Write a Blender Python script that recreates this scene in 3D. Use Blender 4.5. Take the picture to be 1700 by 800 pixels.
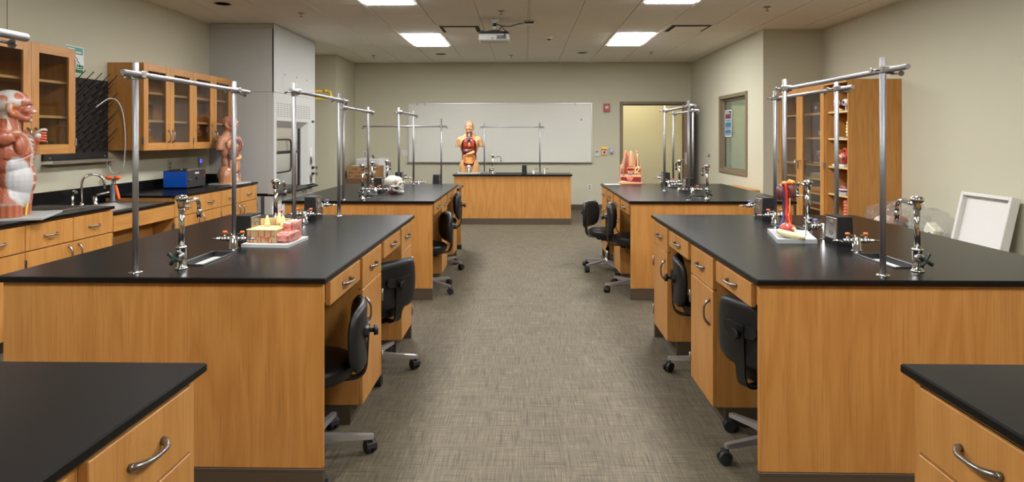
import bpy, bmesh, math, random
import numpy as np
from mathutils import Vector, Matrix, Euler
random.seed(7); np.random.seed(7)
S = bpy.context.scene
for o in list(bpy.data.objects): bpy.data.objects.remove(o)
COL = S.collection

# ------------------------------------------------------------------ camera
EYE = 1.429                      # eye height (m)
YAW = math.atan(21 / 1012.0)     # the camera points a little left of the room axis
cam_d = bpy.data.cameras.new('camera'); cam = bpy.data.objects.new('camera', cam_d); COL.objects.link(cam)
cam.location = (0, 0, EYE); cam.rotation_euler = (math.pi / 2, 0, YAW)
cam_d.sensor_width = 36; cam_d.lens = 36 * 1012 / 1700.0
cam_d.shift_x = 0; cam_d.shift_y = -173 / 1700.0
cam_d.clip_start = 0.02; cam_d.clip_end = 100
S.camera = cam

# ------------------------------------------------------------------ world / exposure
W = bpy.data.worlds.new('world'); S.world = W; W.use_nodes = True
W.node_tree.nodes['Background'].inputs[0].default_value = (0.9, 0.95, 1, 1)
W.node_tree.nodes['Background'].inputs[1].default_value = 0.05
S.view_settings.view_transform = 'Standard'; S.view_settings.look = 'None'
S.view_settings.exposure = 0.88; S.view_settings.gamma = 1.0; S.view_settings.use_curve_mapping = False
try:
    S.cycles.use_denoising = True
    S.cycles.max_bounces = 10; S.cycles.diffuse_bounces = 6; S.cycles.glossy_bounces = 5; S.cycles.transparent_max_bounces = 16
    S.cycles.sample_clamp_indirect = 6.0
    S.cycles.caustics_reflective = False; S.cycles.caustics_refractive = False
except Exception: pass
TROFFER = 30.0                   # radiance of the fluorescent lenses
CAN = 1.6                        # recessed can lamps
HALL = 9.0                      # corridor fixture

# ------------------------------------------------------------------ materials
def srgb(r, g, b):
    f = lambda c: (c / 255 / 12.92) if c / 255 <= 0.04045 else ((c / 255 + 0.055) / 1.055) ** 2.4
    return (f(r), f(g), f(b), 1)
MATS = {}
def mat(name, col=(128, 128, 128), rough=0.5, metal=0.0, spec=0.5, noise=0, nscale=20, bump=0, bscale=80, coat=0, emit=None, estr=0, trans=0, vcol=False, sheen=0):
    if name in MATS: return MATS[name]
    m = bpy.data.materials.new(name); m.use_nodes = True
    nt = m.node_tree; p = nt.nodes['Principled BSDF']
    c = srgb(*col)
    p.inputs['Base Color'].default_value = c
    p.inputs['Roughness'].default_value = rough; p.inputs['Metallic'].default_value = metal
    p.inputs['Specular IOR Level'].default_value = spec
    p.inputs['Coat Weight'].default_value = coat; p.inputs['Coat Roughness'].default_value = 0.08
    if sheen: p.inputs['Sheen Weight'].default_value = sheen
    if emit:
        p.inputs['Emission Color'].default_value = srgb(*emit); p.inputs['Emission Strength'].default_value = estr
    tc = nt.nodes.new('ShaderNodeTexCoord')
    src = None
    if vcol:
        a = nt.nodes.new('ShaderNodeVertexColor'); a.layer_name = 'Col'; src = a.outputs['Color']
        nt.links.new(src, p.inputs['Base Color'])
    if noise:
        n = nt.nodes.new('ShaderNodeTexNoise'); n.inputs['Scale'].default_value = nscale; n.inputs['Detail'].default_value = 4
        nt.links.new(tc.outputs['Object'], n.inputs['Vector'])
        r = nt.nodes.new('ShaderNodeMapRange'); r.inputs[1].default_value = 0.3; r.inputs[2].default_value = 0.7
        r.inputs[3].default_value = 1 - noise; r.inputs[4].default_value = 1 + noise
        nt.links.new(n.outputs['Fac'], r.inputs[0])
        v = nt.nodes.new('ShaderNodeVectorMath'); v.operation = 'SCALE'
        if src: nt.links.new(src, v.inputs[0])
        else: v.inputs[0].default_value = c[:3]
        nt.links.new(r.outputs[0], v.inputs['Scale']); nt.links.new(v.outputs[0], p.inputs['Base Color'])
    if bump:
        n = nt.nodes.new('ShaderNodeTexNoise'); n.inputs['Scale'].default_value = bscale; n.inputs['Detail'].default_value = 3
        nt.links.new(tc.outputs['Object'], n.inputs['Vector'])
        b = nt.nodes.new('ShaderNodeBump'); b.inputs['Strength'].default_value = bump; b.inputs['Distance'].default_value = 0.01
        nt.links.new(n.outputs['Fac'], b.inputs['Height']); nt.links.new(b.outputs[0], p.inputs['Normal'])
    MATS[name] = m; return m

def wood(name, c1, c2, c3, grain='Z', rough=0.38):
    """oak veneer: long fibres, cathedral figure and fine dark pores running along one axis"""
    m = bpy.data.materials.new(name); m.use_nodes = True; nt = m.node_tree; N = nt.nodes; L = nt.links
    p = N['Principled BSDF']; p.inputs['Roughness'].default_value = rough; p.inputs['Specular IOR Level'].default_value = 0.4
    tc = N.new('ShaderNodeTexCoord'); oi = N.new('ShaderNodeObjectInfo')
    off = N.new('ShaderNodeVectorMath'); off.operation = 'MULTIPLY_ADD'; off.inputs[0].default_value = (37.1, 11.7, 23.3)
    cx = N.new('ShaderNodeCombineXYZ')
    for i in range(3): L.new(oi.outputs['Random'], cx.inputs[i])
    off2 = N.new('ShaderNodeVectorMath'); off2.operation = 'SCALE'; off2.inputs['Scale'].default_value = 9.0
    L.new(cx.outputs[0], off2.inputs[0])
    add = N.new('ShaderNodeVectorMath'); add.operation = 'ADD'
    L.new(tc.outputs['Object'], add.inputs[0]); L.new(off2.outputs[0], add.inputs[1])
    N.remove(off)
    def mp(sa, sl):
        q = N.new('ShaderNodeMapping')
        sc = [sa, sa, sa]; sc['XYZ'.index(grain)] = sl
        q.inputs['Scale'].default_value = sc; L.new(add.outputs[0], q.inputs['Vector']); return q
    a = mp(6.5, 0.85); n1 = N.new('ShaderNodeTexNoise'); n1.inputs['Scale'].default_value = 1.0; n1.inputs['Detail'].default_value = 2
    n1.inputs['Roughness'].default_value = 0.45; L.new(a.outputs[0], n1.inputs['Vector'])
    mul = N.new('ShaderNodeMath'); mul.operation = 'MULTIPLY'; mul.inputs[1].default_value = 13; L.new(n1.outputs['Fac'], mul.inputs[0])
    fr = N.new('ShaderNodeMath'); fr.operation = 'PINGPONG'; fr.inputs[1].default_value = 1.0; L.new(mul.outputs[0], fr.inputs[0])
    b = mp(190, 5.0); n2 = N.new('ShaderNodeTexNoise'); n2.inputs['Scale'].default_value = 1.0; n2.inputs['Detail'].default_value = 5
    L.new(b.outputs[0], n2.inputs['Vector'])
    c = mp(2.0, 0.4); n3 = N.new('ShaderNodeTexNoise'); n3.inputs['Scale'].default_value = 1.0; L.new(c.outputs[0], n3.inputs['Vector'])
    mx = N.new('ShaderNodeMix'); mx.data_type = 'RGBA'; mx.inputs['A'].default_value = srgb(*c1); mx.inputs['B'].default_value = srgb(*c2)
    m1 = N.new('ShaderNodeMath'); m1.operation = 'MULTIPLY'; m1.inputs[1].default_value = 0.62; L.new(fr.outputs[0], m1.inputs[0])
    m2 = N.new('ShaderNodeMath'); m2.operation = 'MULTIPLY_ADD'; m2.inputs[1].default_value = 0.5; L.new(n3.outputs['Fac'], m2.inputs[0]); L.new(m1.outputs[0], m2.inputs[2])
    L.new(m2.outputs[0], mx.inputs['Factor'])
    r = N.new('ShaderNodeMapRange'); r.inputs[1].default_value = 0.52; r.inputs[2].default_value = 0.72; r.inputs[3].default_value = 0; r.inputs[4].default_value = 0.5
    L.new(n2.outputs['Fac'], r.inputs[0])
    mx2 = N.new('ShaderNodeMix'); mx2.data_type = 'RGBA'; mx2.inputs['B'].default_value = srgb(*c3)
    L.new(mx.outputs['Result'], mx2.inputs['A']); L.new(r.outputs[0], mx2.inputs['Factor'])
    L.new(mx2.outputs['Result'], p.inputs['Base Color'])
    bp = N.new('ShaderNodeBump'); bp.inputs['Strength'].default_value = 0.06; bp.inputs['Distance'].default_value = 0.002
    L.new(n2.outputs['Fac'], bp.inputs['Height']); L.new(bp.outputs[0], p.inputs['Normal'])
    MATS[name] = m; return m
OAK = ((190, 137, 74), (170, 116, 55), (141, 92, 42))
WOOD = wood('oak_upright', *OAK)
WOODX = wood('oak_along_x', *OAK, grain='X')
WOODY = wood('oak_along_y', *OAK, grain='Y')

def carpet():
    m = bpy.data.materials.new('woven_floor'); m.use_nodes = True; nt = m.node_tree; N = nt.nodes; L = nt.links
    p = N['Principled BSDF']; p.inputs['Roughness'].default_value = 0.72; p.inputs['Specular IOR Level'].default_value = 0.35
    tc = N.new('ShaderNodeTexCoord')
    def streak(sx, sy, lo, hi, off):
        q = N.new('ShaderNodeMapping'); q.inputs['Scale'].default_value = (sx, sy, 1); q.inputs['Location'].default_value = (off, off, 0)
        L.new(tc.outputs['Object'], q.inputs['Vector'])
        n = N.new('ShaderNodeTexNoise'); n.inputs['Scale'].default_value = 1; n.inputs['Detail'].default_value = 3; n.inputs['Roughness'].default_value = 0.6
        L.new(q.outputs[0], n.inputs['Vector'])
        r = N.new('ShaderNodeMapRange'); r.inputs[1].default_value = lo; r.inputs[2].default_value = hi; L.new(n.outputs['Fac'], r.inputs[0]); return r
    def mixc(a, b, f, k=1.0):
        x = N.new('ShaderNodeMix'); x.data_type = 'RGBA'
        if isinstance(a, tuple): x.inputs['A'].default_value = srgb(*a)
        else: L.new(a, x.inputs['A'])
        x.inputs['B'].default_value = srgb(*b)
        s = N.new('ShaderNodeMath'); s.operation = 'MULTIPLY'; s.inputs[1].default_value = k; L.new(f.outputs[0], s.inputs[0]); L.new(s.outputs[0], x.inputs['Factor'])
        return x.outputs['Result']
    warp_d = streak(210, 5, 0.50, 0.62, 3); warp_l = streak(230, 6, 0.52, 0.66, 17)
    weft_d = streak(5, 210, 0.50, 0.62, 31); weft_l = streak(6, 230, 0.52, 0.66, 47)
    big = streak(3, 3, 0.3, 0.7, 5)
    c = mixc((92, 83, 65), (81, 73, 57), big, 0.6)
    c = mixc(c, (121, 111, 86), warp_l, 0.65); c = mixc(c, (121, 111, 86), weft_l, 0.65)
    c = mixc(c, (48, 42, 32), warp_d, 0.62); c = mixc(c, (48, 42, 32), weft_d, 0.62)
    L.new(c, p.inputs['Base Color'])
    bp = N.new('ShaderNodeBump'); bp.inputs['Strength'].default_value = 0.15; bp.inputs['Distance'].default_value = 0.002
    L.new(warp_l.outputs[0], bp.inputs['Height']); L.new(bp.outputs[0], p.inputs['Normal'])
    return m
FLOORM = carpet()

def glass(name, tint=(225, 232, 230), refl=0.08, rough=0.02, dens=0.9):
    """thin pane: mostly see-through with a Fresnel reflection"""
    m = bpy.data.materials.new(name); m.use_nodes = True; nt = m.node_tree; N = nt.nodes; L = nt.links
    N.remove(N['Principled BSDF']); out = N['Material Output']
    t = N.new('ShaderNodeBsdfTransparent'); c = srgb(*tint); t.inputs[0].default_value = tuple(x * dens for x in c[:3]) + (1,)
    g = N.new('ShaderNodeBsdfGlossy'); g.inputs['Roughness'].default_value = rough; g.inputs[0].default_value = (1, 1, 1, 1)
    lw0 = N.new('ShaderNodeLayerWeight'); lw0.inputs[0].default_value = 0.5
    pw_ = N.new('ShaderNodeMath'); pw_.operation = 'POWER'; pw_.inputs[1].default_value = 4.0; L.new(lw0.outputs['Facing'], pw_.inputs[0])
    lw = N.new('ShaderNodeMath'); lw.operation = 'MULTIPLY_ADD'; lw.inputs[1].default_value = 0.75; lw.inputs[2].default_value = refl * .45; L.new(pw_.outputs[0], lw.inputs[0])
    mx = N.new('ShaderNodeMixShader'); L.new(lw.outputs[0], mx.inputs[0]); L.new(t.outputs[0], mx.inputs[1]); L.new(g.outputs[0], mx.inputs[2])
    L.new(mx.outputs[0], out.inputs[0]); MATS[name] = m; return m
GLASS = glass('cabinet_glass', (240, 237, 232), dens=0.95)
WGLASS = glass('window_glass', (236, 242, 237), dens=0.95)
def film(name):
    m = bpy.data.materials.new(name); m.use_nodes = True; nt = m.node_tree; N = nt.nodes; L = nt.links
    N.remove(N['Principled BSDF']); out = N['Material Output']
    t = N.new('ShaderNodeBsdfTransparent'); t.inputs[0].default_value = (0.93, 0.93, 0.93, 1)
    g = N.new('ShaderNodeBsdfPrincipled'); g.inputs['Base Color'].default_value = (0.85, 0.85, 0.84, 1); g.inputs['Roughness'].default_value = 0.12; g.inputs['Coat Weight'].default_value = 1
    tc = N.new('ShaderNodeTexCoord'); n = N.new('ShaderNodeTexNoise'); n.inputs['Scale'].default_value = 26; n.inputs['Detail'].default_value = 5; n.inputs['Distortion'].default_value = 1.5
    L.new(tc.outputs['Object'], n.inputs['Vector'])
    b = N.new('ShaderNodeBump'); b.inputs['Strength'].default_value = 0.9; b.inputs['Distance'].default_value = 0.03; L.new(n.outputs['Fac'], b.inputs['Height']); L.new(b.outputs[0], g.inputs['Normal'])
    r = N.new('ShaderNodeMapRange'); r.inputs[1].default_value = 0.5; r.inputs[2].default_value = 0.72; r.inputs[3].default_value = 0.05; r.inputs[4].default_value = 0.34; L.new(n.outputs['Fac'], r.inputs[0])
    mx = N.new('ShaderNodeMixShader'); L.new(r.outputs[0], mx.inputs[0]); L.new(t.outputs[0], mx.inputs[1]); L.new(g.outputs[0], mx.inputs[2]); L.new(mx.outputs[0], out.inputs[0])
    MATS[name] = m; return m
FILM = film('clear_plastic_film')

WALL = mat('wall_paint', (183, 178, 154), 0.85, bump=0.02, bscale=300)
CEIL = mat('ceiling_tile', (236, 233, 228), 0.95, noise=0.02, nscale=60, bump=0.06, bscale=220)
TBAR = mat('ceiling_grid_metal', (240, 237, 230), 0.6)
SHADOWGAP = mat('ceiling_void', (60, 56, 50), 0.9)
COVE = mat('brown_vinyl_cove', (74, 62, 47), 0.5)
EPOXY = mat('black_epoxy', (18, 17, 16), 0.27, spec=0.15, noise=0.14, nscale=3.5, bump=0.012, bscale=500)
EPOXYD = mat('black_epoxy_basin', (24, 24, 24), 0.4)
CHROME = mat('polished_chrome', (205, 203, 200), 0.09, 1.0)
CHROMEB = mat('satin_chrome_base', (168, 166, 164), 0.28, 0.7)
ROD = mat('brushed_aluminium_rod', (150, 148, 147), 0.48, 0.85)
STEEL = mat('brushed_stainless', (178, 174, 168), 0.32, 1.0, noise=0.05, nscale=90)
NICKEL = mat('satin_nickel', (150, 145, 138), 0.35, 1.0)
HINGE = mat('hinge_steel', (150, 146, 138), 0.4, 0.9)
DARK = mat('shadow_reveal', (40, 26, 14), 0.8)
BLACKP = mat('black_plastic', (24, 24, 24), 0.42)
BLACKV = mat('black_vinyl_upholstery', (21, 21, 21), 0.46, spec=0.4, bump=0.02, bscale=400)
BLACKM = mat('black_painted_metal', (20, 20, 20), 0.38)
RUBBER = mat('black_rubber', (18, 18, 18), 0.6)
ORANGE = mat('orange_plastic', (238, 98, 34), 0.4)
PURPLE = mat('violet_plastic', (112, 104, 168), 0.4)
GREEN = mat('green_index_button', (18, 116, 78), 0.3)
WHITEP = mat('white_plastic', (196, 194, 188), 0.45)
WHITEF = mat('white_foam', (206, 203, 196), 0.8)
GREYP = mat('pale_grey_board', (166, 167, 163), 0.5)
HOODM = mat('hood_powder_coat', (176, 175, 168), 0.55)
HOODD = mat('hood_liner', (196, 196, 190), 0.6)
OLIVE = mat('bronze_frame_paint', (116, 103, 80), 0.5)
CORR = mat('corridor_cream_paint', (215, 209, 178), 0.9)
BOARD = mat('whiteboard_enamel', (205, 203, 190), 0.42, spec=0.45)
ALU = mat('satin_aluminium', (190, 186, 178), 0.4, 0.8)
BROWND = mat('brown_door_edge', (96, 70, 48), 0.5)
SHELFE = mat('pale_shelf_edge', (214, 176, 118), 0.5)
INT = WOOD

# ------------------------------------------------------------------ mesh builder
class MB:
    def __init__(s): s.v = []; s.f = []; s.m = []; s.sm = []
    def add(s, V, F, mi=0, smooth=False, M=None):
        b = len(s.v)
        s.v += [tuple(M @ Vector(p)) for p in V] if M is not None else [tuple(p) for p in V]
        for f in F: s.f.append(tuple(b + i for i in f)); s.m.append(mi); s.sm.append(smooth)
        return s
    def box(s, x0, x1, y0, y1, z0, z1, b=0.0, mi=0, M=None):
        x0, x1 = min(x0, x1), max(x0, x1); y0, y1 = min(y0, y1), max(y0, y1); z0, z1 = min(z0, z1), max(z0, z1)
        if b <= 0:
            V = [(x, y, z) for x in (x0, x1) for y in (y0, y1) for z in (z0, z1)]
            F = [(0, 1, 3, 2), (4, 6, 7, 5), (0, 4, 5, 1), (2, 3, 7, 6), (0, 2, 6, 4), (1, 5, 7, 3)]
            return s.add(V, F, mi, False, M)
        b = min(b, (x1 - x0) * .45, (y1 - y0) * .45, (z1 - z0) * .45)
        c = (( x0, x1), (y0, y1), (z0, z1)); V = []; ix = {}
        for k in range(8):
            sg = [(k >> i) & 1 for i in range(3)]
            for ax in range(3):
                p = []
                for i in range(3):
                    e = c[i][sg[i]]
                    p.append(e if i == ax else (e + b if sg[i] == 0 else e - b))
                ix[(k, ax)] = len(V); V.append(tuple(p))
        F = []
        for ax in range(3):
            i, j = [q for q in range(3) if q != ax]
            for sg in (0, 1):
                q = []
                for (a, d) in ((0, 0), (1, 0), (1, 1), (0, 1)):
                    q.append(ix[((sg << ax) | (a << i) | (d << j), ax)])
                F.append(tuple(q))
            for (a, d) in ((0, 0), (1, 0), (1, 1), (0, 1)):   # edges along ax
                k0 = (a << i) | (d << j); k1 = k0 | (1 << ax)
                F.append((ix[(k0, i)], ix[(k1, i)], ix[(k1, j)], ix[(k0, j)]))
        for k in range(8): F.append((ix[(k, 0)], ix[(k, 1)], ix[(k, 2)]))
        return s.add(V, F, mi, False, M)
    def cyl(s, p0, p1, r0, r1=None, n=16, mi=0, caps=True, smooth=True, M=None):
        r1 = r0 if r1 is None else r1
        p0, p1 = Vector(p0), Vector(p1); d = (p1 - p0).normalized()
        a = d.orthogonal().normalized(); c = d.cross(a)
        V = []
        for p, r in ((p0, r0), (p1, r1)):
            for i in range(n):
                t = 2 * math.pi * i / n; V.append(p + (a * math.cos(t) + c * math.sin(t)) * r)
        s.add(V, [(i, (i + 1) % n, n + (i + 1) % n, n + i) for i in range(n)], mi, smooth, M)
        if caps: s.add(V, [tuple(range(n - 1, -1, -1)), tuple(range(n, 2 * n))], mi, False, M)
        return s
    def tube(s, path, r, n=10, mi=0, M=None, flat=1.0, caps=True):
        P = [Vector(p) for p in path]; R = r if isinstance(r, (list, tuple)) else [r] * len(P)
        T = []
        for i in range(len(P)):
            a = P[max(0, i - 1)]; b = P[min(len(P) - 1, i + 1)]; T.append((b - a).normalized())
        u = T[0].orthogonal().normalized(); V = []
        for i, p in enumerate(P):
            u = (u - T[i] * u.dot(T[i])).normalized(); w = T[i].cross(u)
            for k in range(n):
                t = 2 * math.pi * k / n; V.append(p + (u * math.cos(t) * flat + w * math.sin(t)) * R[i])
        m = len(P)
        F = [(j * n + i, j * n + (i + 1) % n, (j + 1) * n + (i + 1) % n, (j + 1) * n + i) for j in range(m - 1) for i in range(n)]
        s.add(V, F, mi, True, M)
        if caps: s.add(V, [tuple(range(n - 1, -1, -1)), tuple(range((m - 1) * n, m * n))], mi, False, M)
        return s
    def strap(s, path, wdir, w, t, mi=0, M=None):
        """flat bar: width w along wdir, thickness t"""
        P = [Vector(p) for p in path]; wd = Vector(wdir).normalized(); V = []
        for i, p in enumerate(P):
            T = (P[min(len(P) - 1, i + 1)] - P[max(0, i - 1)]).normalized(); nrm = wd.cross(T).normalized()
            for a, b in ((-1, -1), (1, -1), (1, 1), (-1, 1)): V.append(p + wd * (a * w / 2) + nrm * (b * t / 2))
        m = len(P)
        F = [(j * 4 + i, j * 4 + (i + 1) % 4, (j + 1) * 4 + (i + 1) % 4, (j + 1) * 4 + i) for j in range(m - 1) for i in range(4)]
        F += [(3, 2, 1, 0), tuple((m - 1) * 4 + k for k in range(4))]
        return s.add(V, F, mi, False, M)
    def lathe(s, prof, c=(0, 0, 0), n=20, mi=0, M=None, smooth=True):
        V = []
        for (r, z) in prof:
            for i in range(n):
                t = 2 * math.pi * i / n; V.append((c[0] + r * math.cos(t), c[1] + r * math.sin(t), c[2] + z))
        m = len(prof)
        F = [(j * n + i, j * n + (i + 1) % n, (j + 1) * n + (i + 1) % n, (j + 1) * n + i) for j in range(m - 1) for i in range(n)]
        s.add(V, F, mi, smooth, M)
        F = []
        if prof[0][0] > 1e-5: F.append(tuple(range(n - 1, -1, -1)))
        if prof[-1][0] > 1e-5: F.append(tuple(range((m - 1) * n, m * n)))
        if F: s.add(V, F, mi, False, M)
        return s
    def ball(s, c, r, nu=16, nv=10, mi=0, M=None, e=1.0, rot=None):
        """ellipsoid / superellipsoid (e<1 boxier)"""
        r = (r, r, r) if isinstance(r, (int, float)) else r; V = []
        pw = lambda x: math.copysign(abs(x) ** e, x)
        for j in range(nv + 1):
            ph = -math.pi / 2 + math.pi * j / nv
            for i in range(nu):
                th = 2 * math.pi * i / nu
                q = Vector((r[0] * pw(math.cos(ph)) * pw(math.cos(th)), r[1] * pw(math.cos(ph)) * pw(math.sin(th)), r[2] * pw(math.sin(ph))))
                if rot: q = rot @ q
                V.append(q + Vector(c))
        F = [(j * nu + i, j * nu + (i + 1) % nu, (j + 1) * nu + (i + 1) % nu, (j + 1) * nu + i) for j in range(nv) for i in range(nu)]
        return s.add(V, F, mi, True, M)
    def prism(s, poly, axis, a, b, mi=0, M=None, smooth=False):
        """poly: 2D outline in the two other axes (in xyz order), extruded from a to b along axis"""
        ax = 'xyz'.index(axis); V = []
        for d in (a, b):
            for (p, q) in poly:
                t = [p, q]; t.insert(ax, d); V.append(tuple(t))
        n = len(poly)
        F = [tuple(range(n)), tuple(range(2 * n - 1, n - 1, -1))]
        s.add(V, F, mi, False, M)
        return s.add(V, [(i, n + i, n + (i + 1) % n, (i + 1) % n) for i in range(n)], mi, smooth, M)
    def quad(s, a, b, c, d, mi=0): return s.add([a, b, c, d], [(0, 1, 2, 3)], mi)
    def mesh(s, name, off=None):
        me = bpy.data.meshes.new(name)
        V = s.v if off is None else [(p[0] - off[0], p[1] - off[1], p[2] - off[2]) for p in s.v]
        me.from_pydata(V, [], s.f)
        me.polygons.foreach_set('material_index', s.m); me.polygons.foreach_set('use_smooth', s.sm)
        bm = bmesh.new(); bm.from_mesh(me)
        bmesh.ops.remove_doubles(bm, verts=bm.verts, dist=1e-6)
        bmesh.ops.recalc_face_normals(bm, faces=bm.faces); bm.to_mesh(me); bm.free()
        me.update(); return me

WORLDLY = {}
def tag(o, label=None, cat=None, group=None, kind=None):
    if label: o['label'] = label
    if cat: o['category'] = cat
    if group: o['group'] = group
    if kind: o['kind'] = kind
    return o
def root_of(o):
    while o.parent: o = o.parent
    return o
def thing(name, label, cat, loc=(0, 0, 0), rotz=0, group=None, world=False):
    o = bpy.data.objects.new(name, None); COL.objects.link(o); o.location = loc; o.rotation_euler = (0, 0, rotz)
    o.empty_display_size = 0.05; WORLDLY[o.name] = world
    return tag(o, label, cat, group)
def ob(name, mb, m, parent=None, label=None, cat=None, group=None, kind=None):
    off = None
    if parent is not None:
        r = root_of(parent)
        if WORLDLY.get(r.name): off = r.location
    me = mb if isinstance(mb, bpy.types.Mesh) else mb.mesh(name, off)
    for q in (m if isinstance(m, (list, tuple)) else [m]): me.materials.append(q)
    o = bpy.data.objects.new(name, me); COL.objects.link(o)
    if parent is not None: o.parent = parent
    return tag(o, label, cat, group, kind)
def inst(o, parent, M=None, name=None):
    c = o.copy(); COL.objects.link(c); c.parent = parent
    if M is not None: c.matrix_local = M
    if name: c.name = name
    return c
def copy_tree(o, loc, rotz=None, label=None, parent=None):
    c = o.copy(); COL.objects.link(c)
    if parent is not None: c.parent = parent
    else:
        c.location = loc
        if rotz is not None: c.rotation_euler = (0, 0, rotz)
        if label: c['label'] = label
        WORLDLY[c.name] = WORLDLY.get(o.name, False)
    for ch in list(o.children): copy_tree(ch, None, parent=c)
    return c
def struct(name, mb, m, parent=None): return ob(name, mb, m, parent, kind=None if parent else 'structure')

def smooth_path(P, n=6):
    P = [Vector(p) for p in P]; out = []
    for i in range(len(P) - 1):
        p0, p1, p2, p3 = P[max(i - 1, 0)], P[i], P[i + 1], P[min(i + 2, len(P) - 1)]
        for k in range(n):
            u = k / n
            out.append(.5 * ((2 * p1) + (-p0 + p2) * u + (2 * p0 - 5 * p1 + 4 * p2 - p3) * u * u + (-p0 + 3 * p1 - 3 * p2 + p3) * u ** 3))
    return out + [P[-1]]
def handle(mb_center, axis, out, L=0.115, rise=0.030, r=0.0055):
    """bow pull: centre on the face, along axis, standing out along out"""
    c, a, o = Vector(mb_center), Vector(axis).normalized(), Vector(out).normalized()
    mb = MB(); path = []; rad = []
    for k in range(13):
        t = -1 + 2 * k / 12
        h = rise * (1 - abs(t) ** 3.2)
        path.append(c + a * (t * L / 2) + o * max(h, 0.0)); rad.append(r * (1.0 + 0.55 * abs(t) ** 2))
    mb.tube(path, rad, 10)
    for t in (-1, 1): mb.cyl(c + a * (t * L / 2 * 0.97), c + a * (t * L / 2 * 0.97) + o * 0.010, r * 1.5, r * 1.4, 10)
    return mb

# ------------------------------------------------------------------ room shell
H = 2.883
XL, XR, XRI, XLB = -4.06, 4.03, 3.24, -3.345      # left wall, right wall, right wall (far part), far-left pier
YB, YF = 11.97, -3.0                              # whiteboard wall, wall behind the camera
YP, YR = 10.76, 8.35                              # pier face, right return face
DX0, DX1, DZ = 1.915, 3.11, 2.06                  # doorway
WY0, WY1, WZ0, WZ1 = 8.93, 10.19, 0.85, 2.097     # window hole in the far right wall
struct('floor', MB().box(XL - .3, XR + .3, YF - .3, YB + .13, -.1, 0).box(DX0 - 1.6, DX1 + 1.2, YB + .13, 14.6, -.1, 0), FLOORM)
struct('wall_left', MB().box(XL - .15, XL, YF - .15, YB + .15, 0, H + .15).box(XL, XLB, YP, YB, 0, H), WALL)
wb = MB().box(XL, DX0, YB, YB + .13, 0, H + .15).box(DX1, XR + .15, YB, YB + .13, 0, H + .15).box(DX0, DX1, YB, YB + .13, DZ, H + .15)
struct('wall_back', wb, WALL)
wr = MB().box(XR, XR + .15, YF - .15, YR, 0, H + .15).box(XRI, XR + .15, YR, WY0, 0, H + .15).box(XRI, XRI + .16, WY1, YB, 0, H + .15)
wr.box(XRI, XRI + .16, WY0, WY1, 0, WZ0).box(XRI, XRI + .16, WY0, WY1, WZ1, H + .15)
struct('wall_right', wr, WALL)
struct('wall_rear', MB().box(XL - .15, XR + .15, YF - .15, YF, 0, H + .15), WALL)
# joints of the wall panels above the left bench
jl = MB()
for y in (4.70, 6.44 + 3.0): jl.box(XL, XL + .0015, y - .003, y + .003, 1.0, H)
struct('trim_1', jl, mat('wall_joint', (120, 112, 98), 0.8))
# baseboards
bb = MB().box(XLB, -1.3, YB - .012, YB, 0, .104, .003).box(-1.3, DX0 - .06, YB - .012, YB, 0, .104, .003)
struct('baseboard_back', bb, COVE)
struct('baseboard_right', MB().box(XRI - .012, XRI, YR, YB - .012, 0, .104, .003).box(XR - .012, XR, YF, 6.6, 0, .104, .003), COVE)
struct('baseboard_left', MB().box(XLB, XLB + .012, YP, YB - .012, 0, .104, .003).box(XL, XLB, YP - .012, YP, 0, .104, .003), COVE)

# ceiling: slab above, tile field in view with grid, plain field behind the camera
GX0, GY0, G = 0.05, 6.70, 0.6096
ceil = struct('ceiling', MB().box(XL - .15, XR + .15, YF - .15, YB + .15, H + .10, H + .25), SHADOWGAP)
xs = sorted(set([XL] + [GX0 + G * k for k in range(-7, 8) if XL + .03 < GX0 + G * k < XR - .03] + [XR]))
ys = sorted([GY0 + G * k for k in range(-3, 9)] + [YB])
LIGHTS = [(-1.779, 8.529), (1.269, 8.529), (-1.779, 5.481), (1.269, 5.481), (-1.779, 2.433), (1.269, 2.433), (-1.779, -.615), (1.269, -.615)]
DIFFS = [(-1.169 + .0, GY0 + G * 1), (1.879, GY0 + G * 1)]
def skip(x, y):
    for (a, b) in LIGHTS:
        if abs(x - a) < .05 and b - .05 < y < b + 1.15: return True
    return False
tile_cache = {}
CANS = [(-3.30, 6.60), (-1.475, 10.70), (1.0, 10.58)]
def holed(x0, x1, y0, y1, c, r, n=32):
    mb = MB(); A = []; B = []
    for k in range(n):
        t_ = 2 * math.pi * (k + .5) / n; dx, dy = math.cos(t_), math.sin(t_)
        q = min([v for v in ((x1 - c[0]) / dx if dx > 1e-6 else 9, (x0 - c[0]) / dx if dx < -1e-6 else 9, (y1 - c[1]) / dy if dy > 1e-6 else 9, (y0 - c[1]) / dy if dy < -1e-6 else 9)])
        A.append((c[0] + r * dx, c[1] + r * dy)); B.append((c[0] + q * dx, c[1] + q * dy))
    for k in range(n):
        j = (k + 1) % n; mb.quad((*A[k], .004), (*A[j], .004), (*B[j], .004), (*B[k], .004))
        for (cx__, cy__) in ((x0, y0), (x0, y1), (x1, y0), (x1, y1)):
            a_, b_ = B[k], B[j]
            if abs(a_[0] - b_[0]) > 1e-6 and abs(a_[1] - b_[1]) > 1e-6 and min(abs(a_[0] - cx__), abs(b_[0] - cx__)) < 1e-6 and min(abs(a_[1] - cy__), abs(b_[1] - cy__)) < 1e-6: mb.add([(*a_, .004), (*b_, .004), (cx__, cy__, .004)], [(0, 1, 2)])
    return mb

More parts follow.
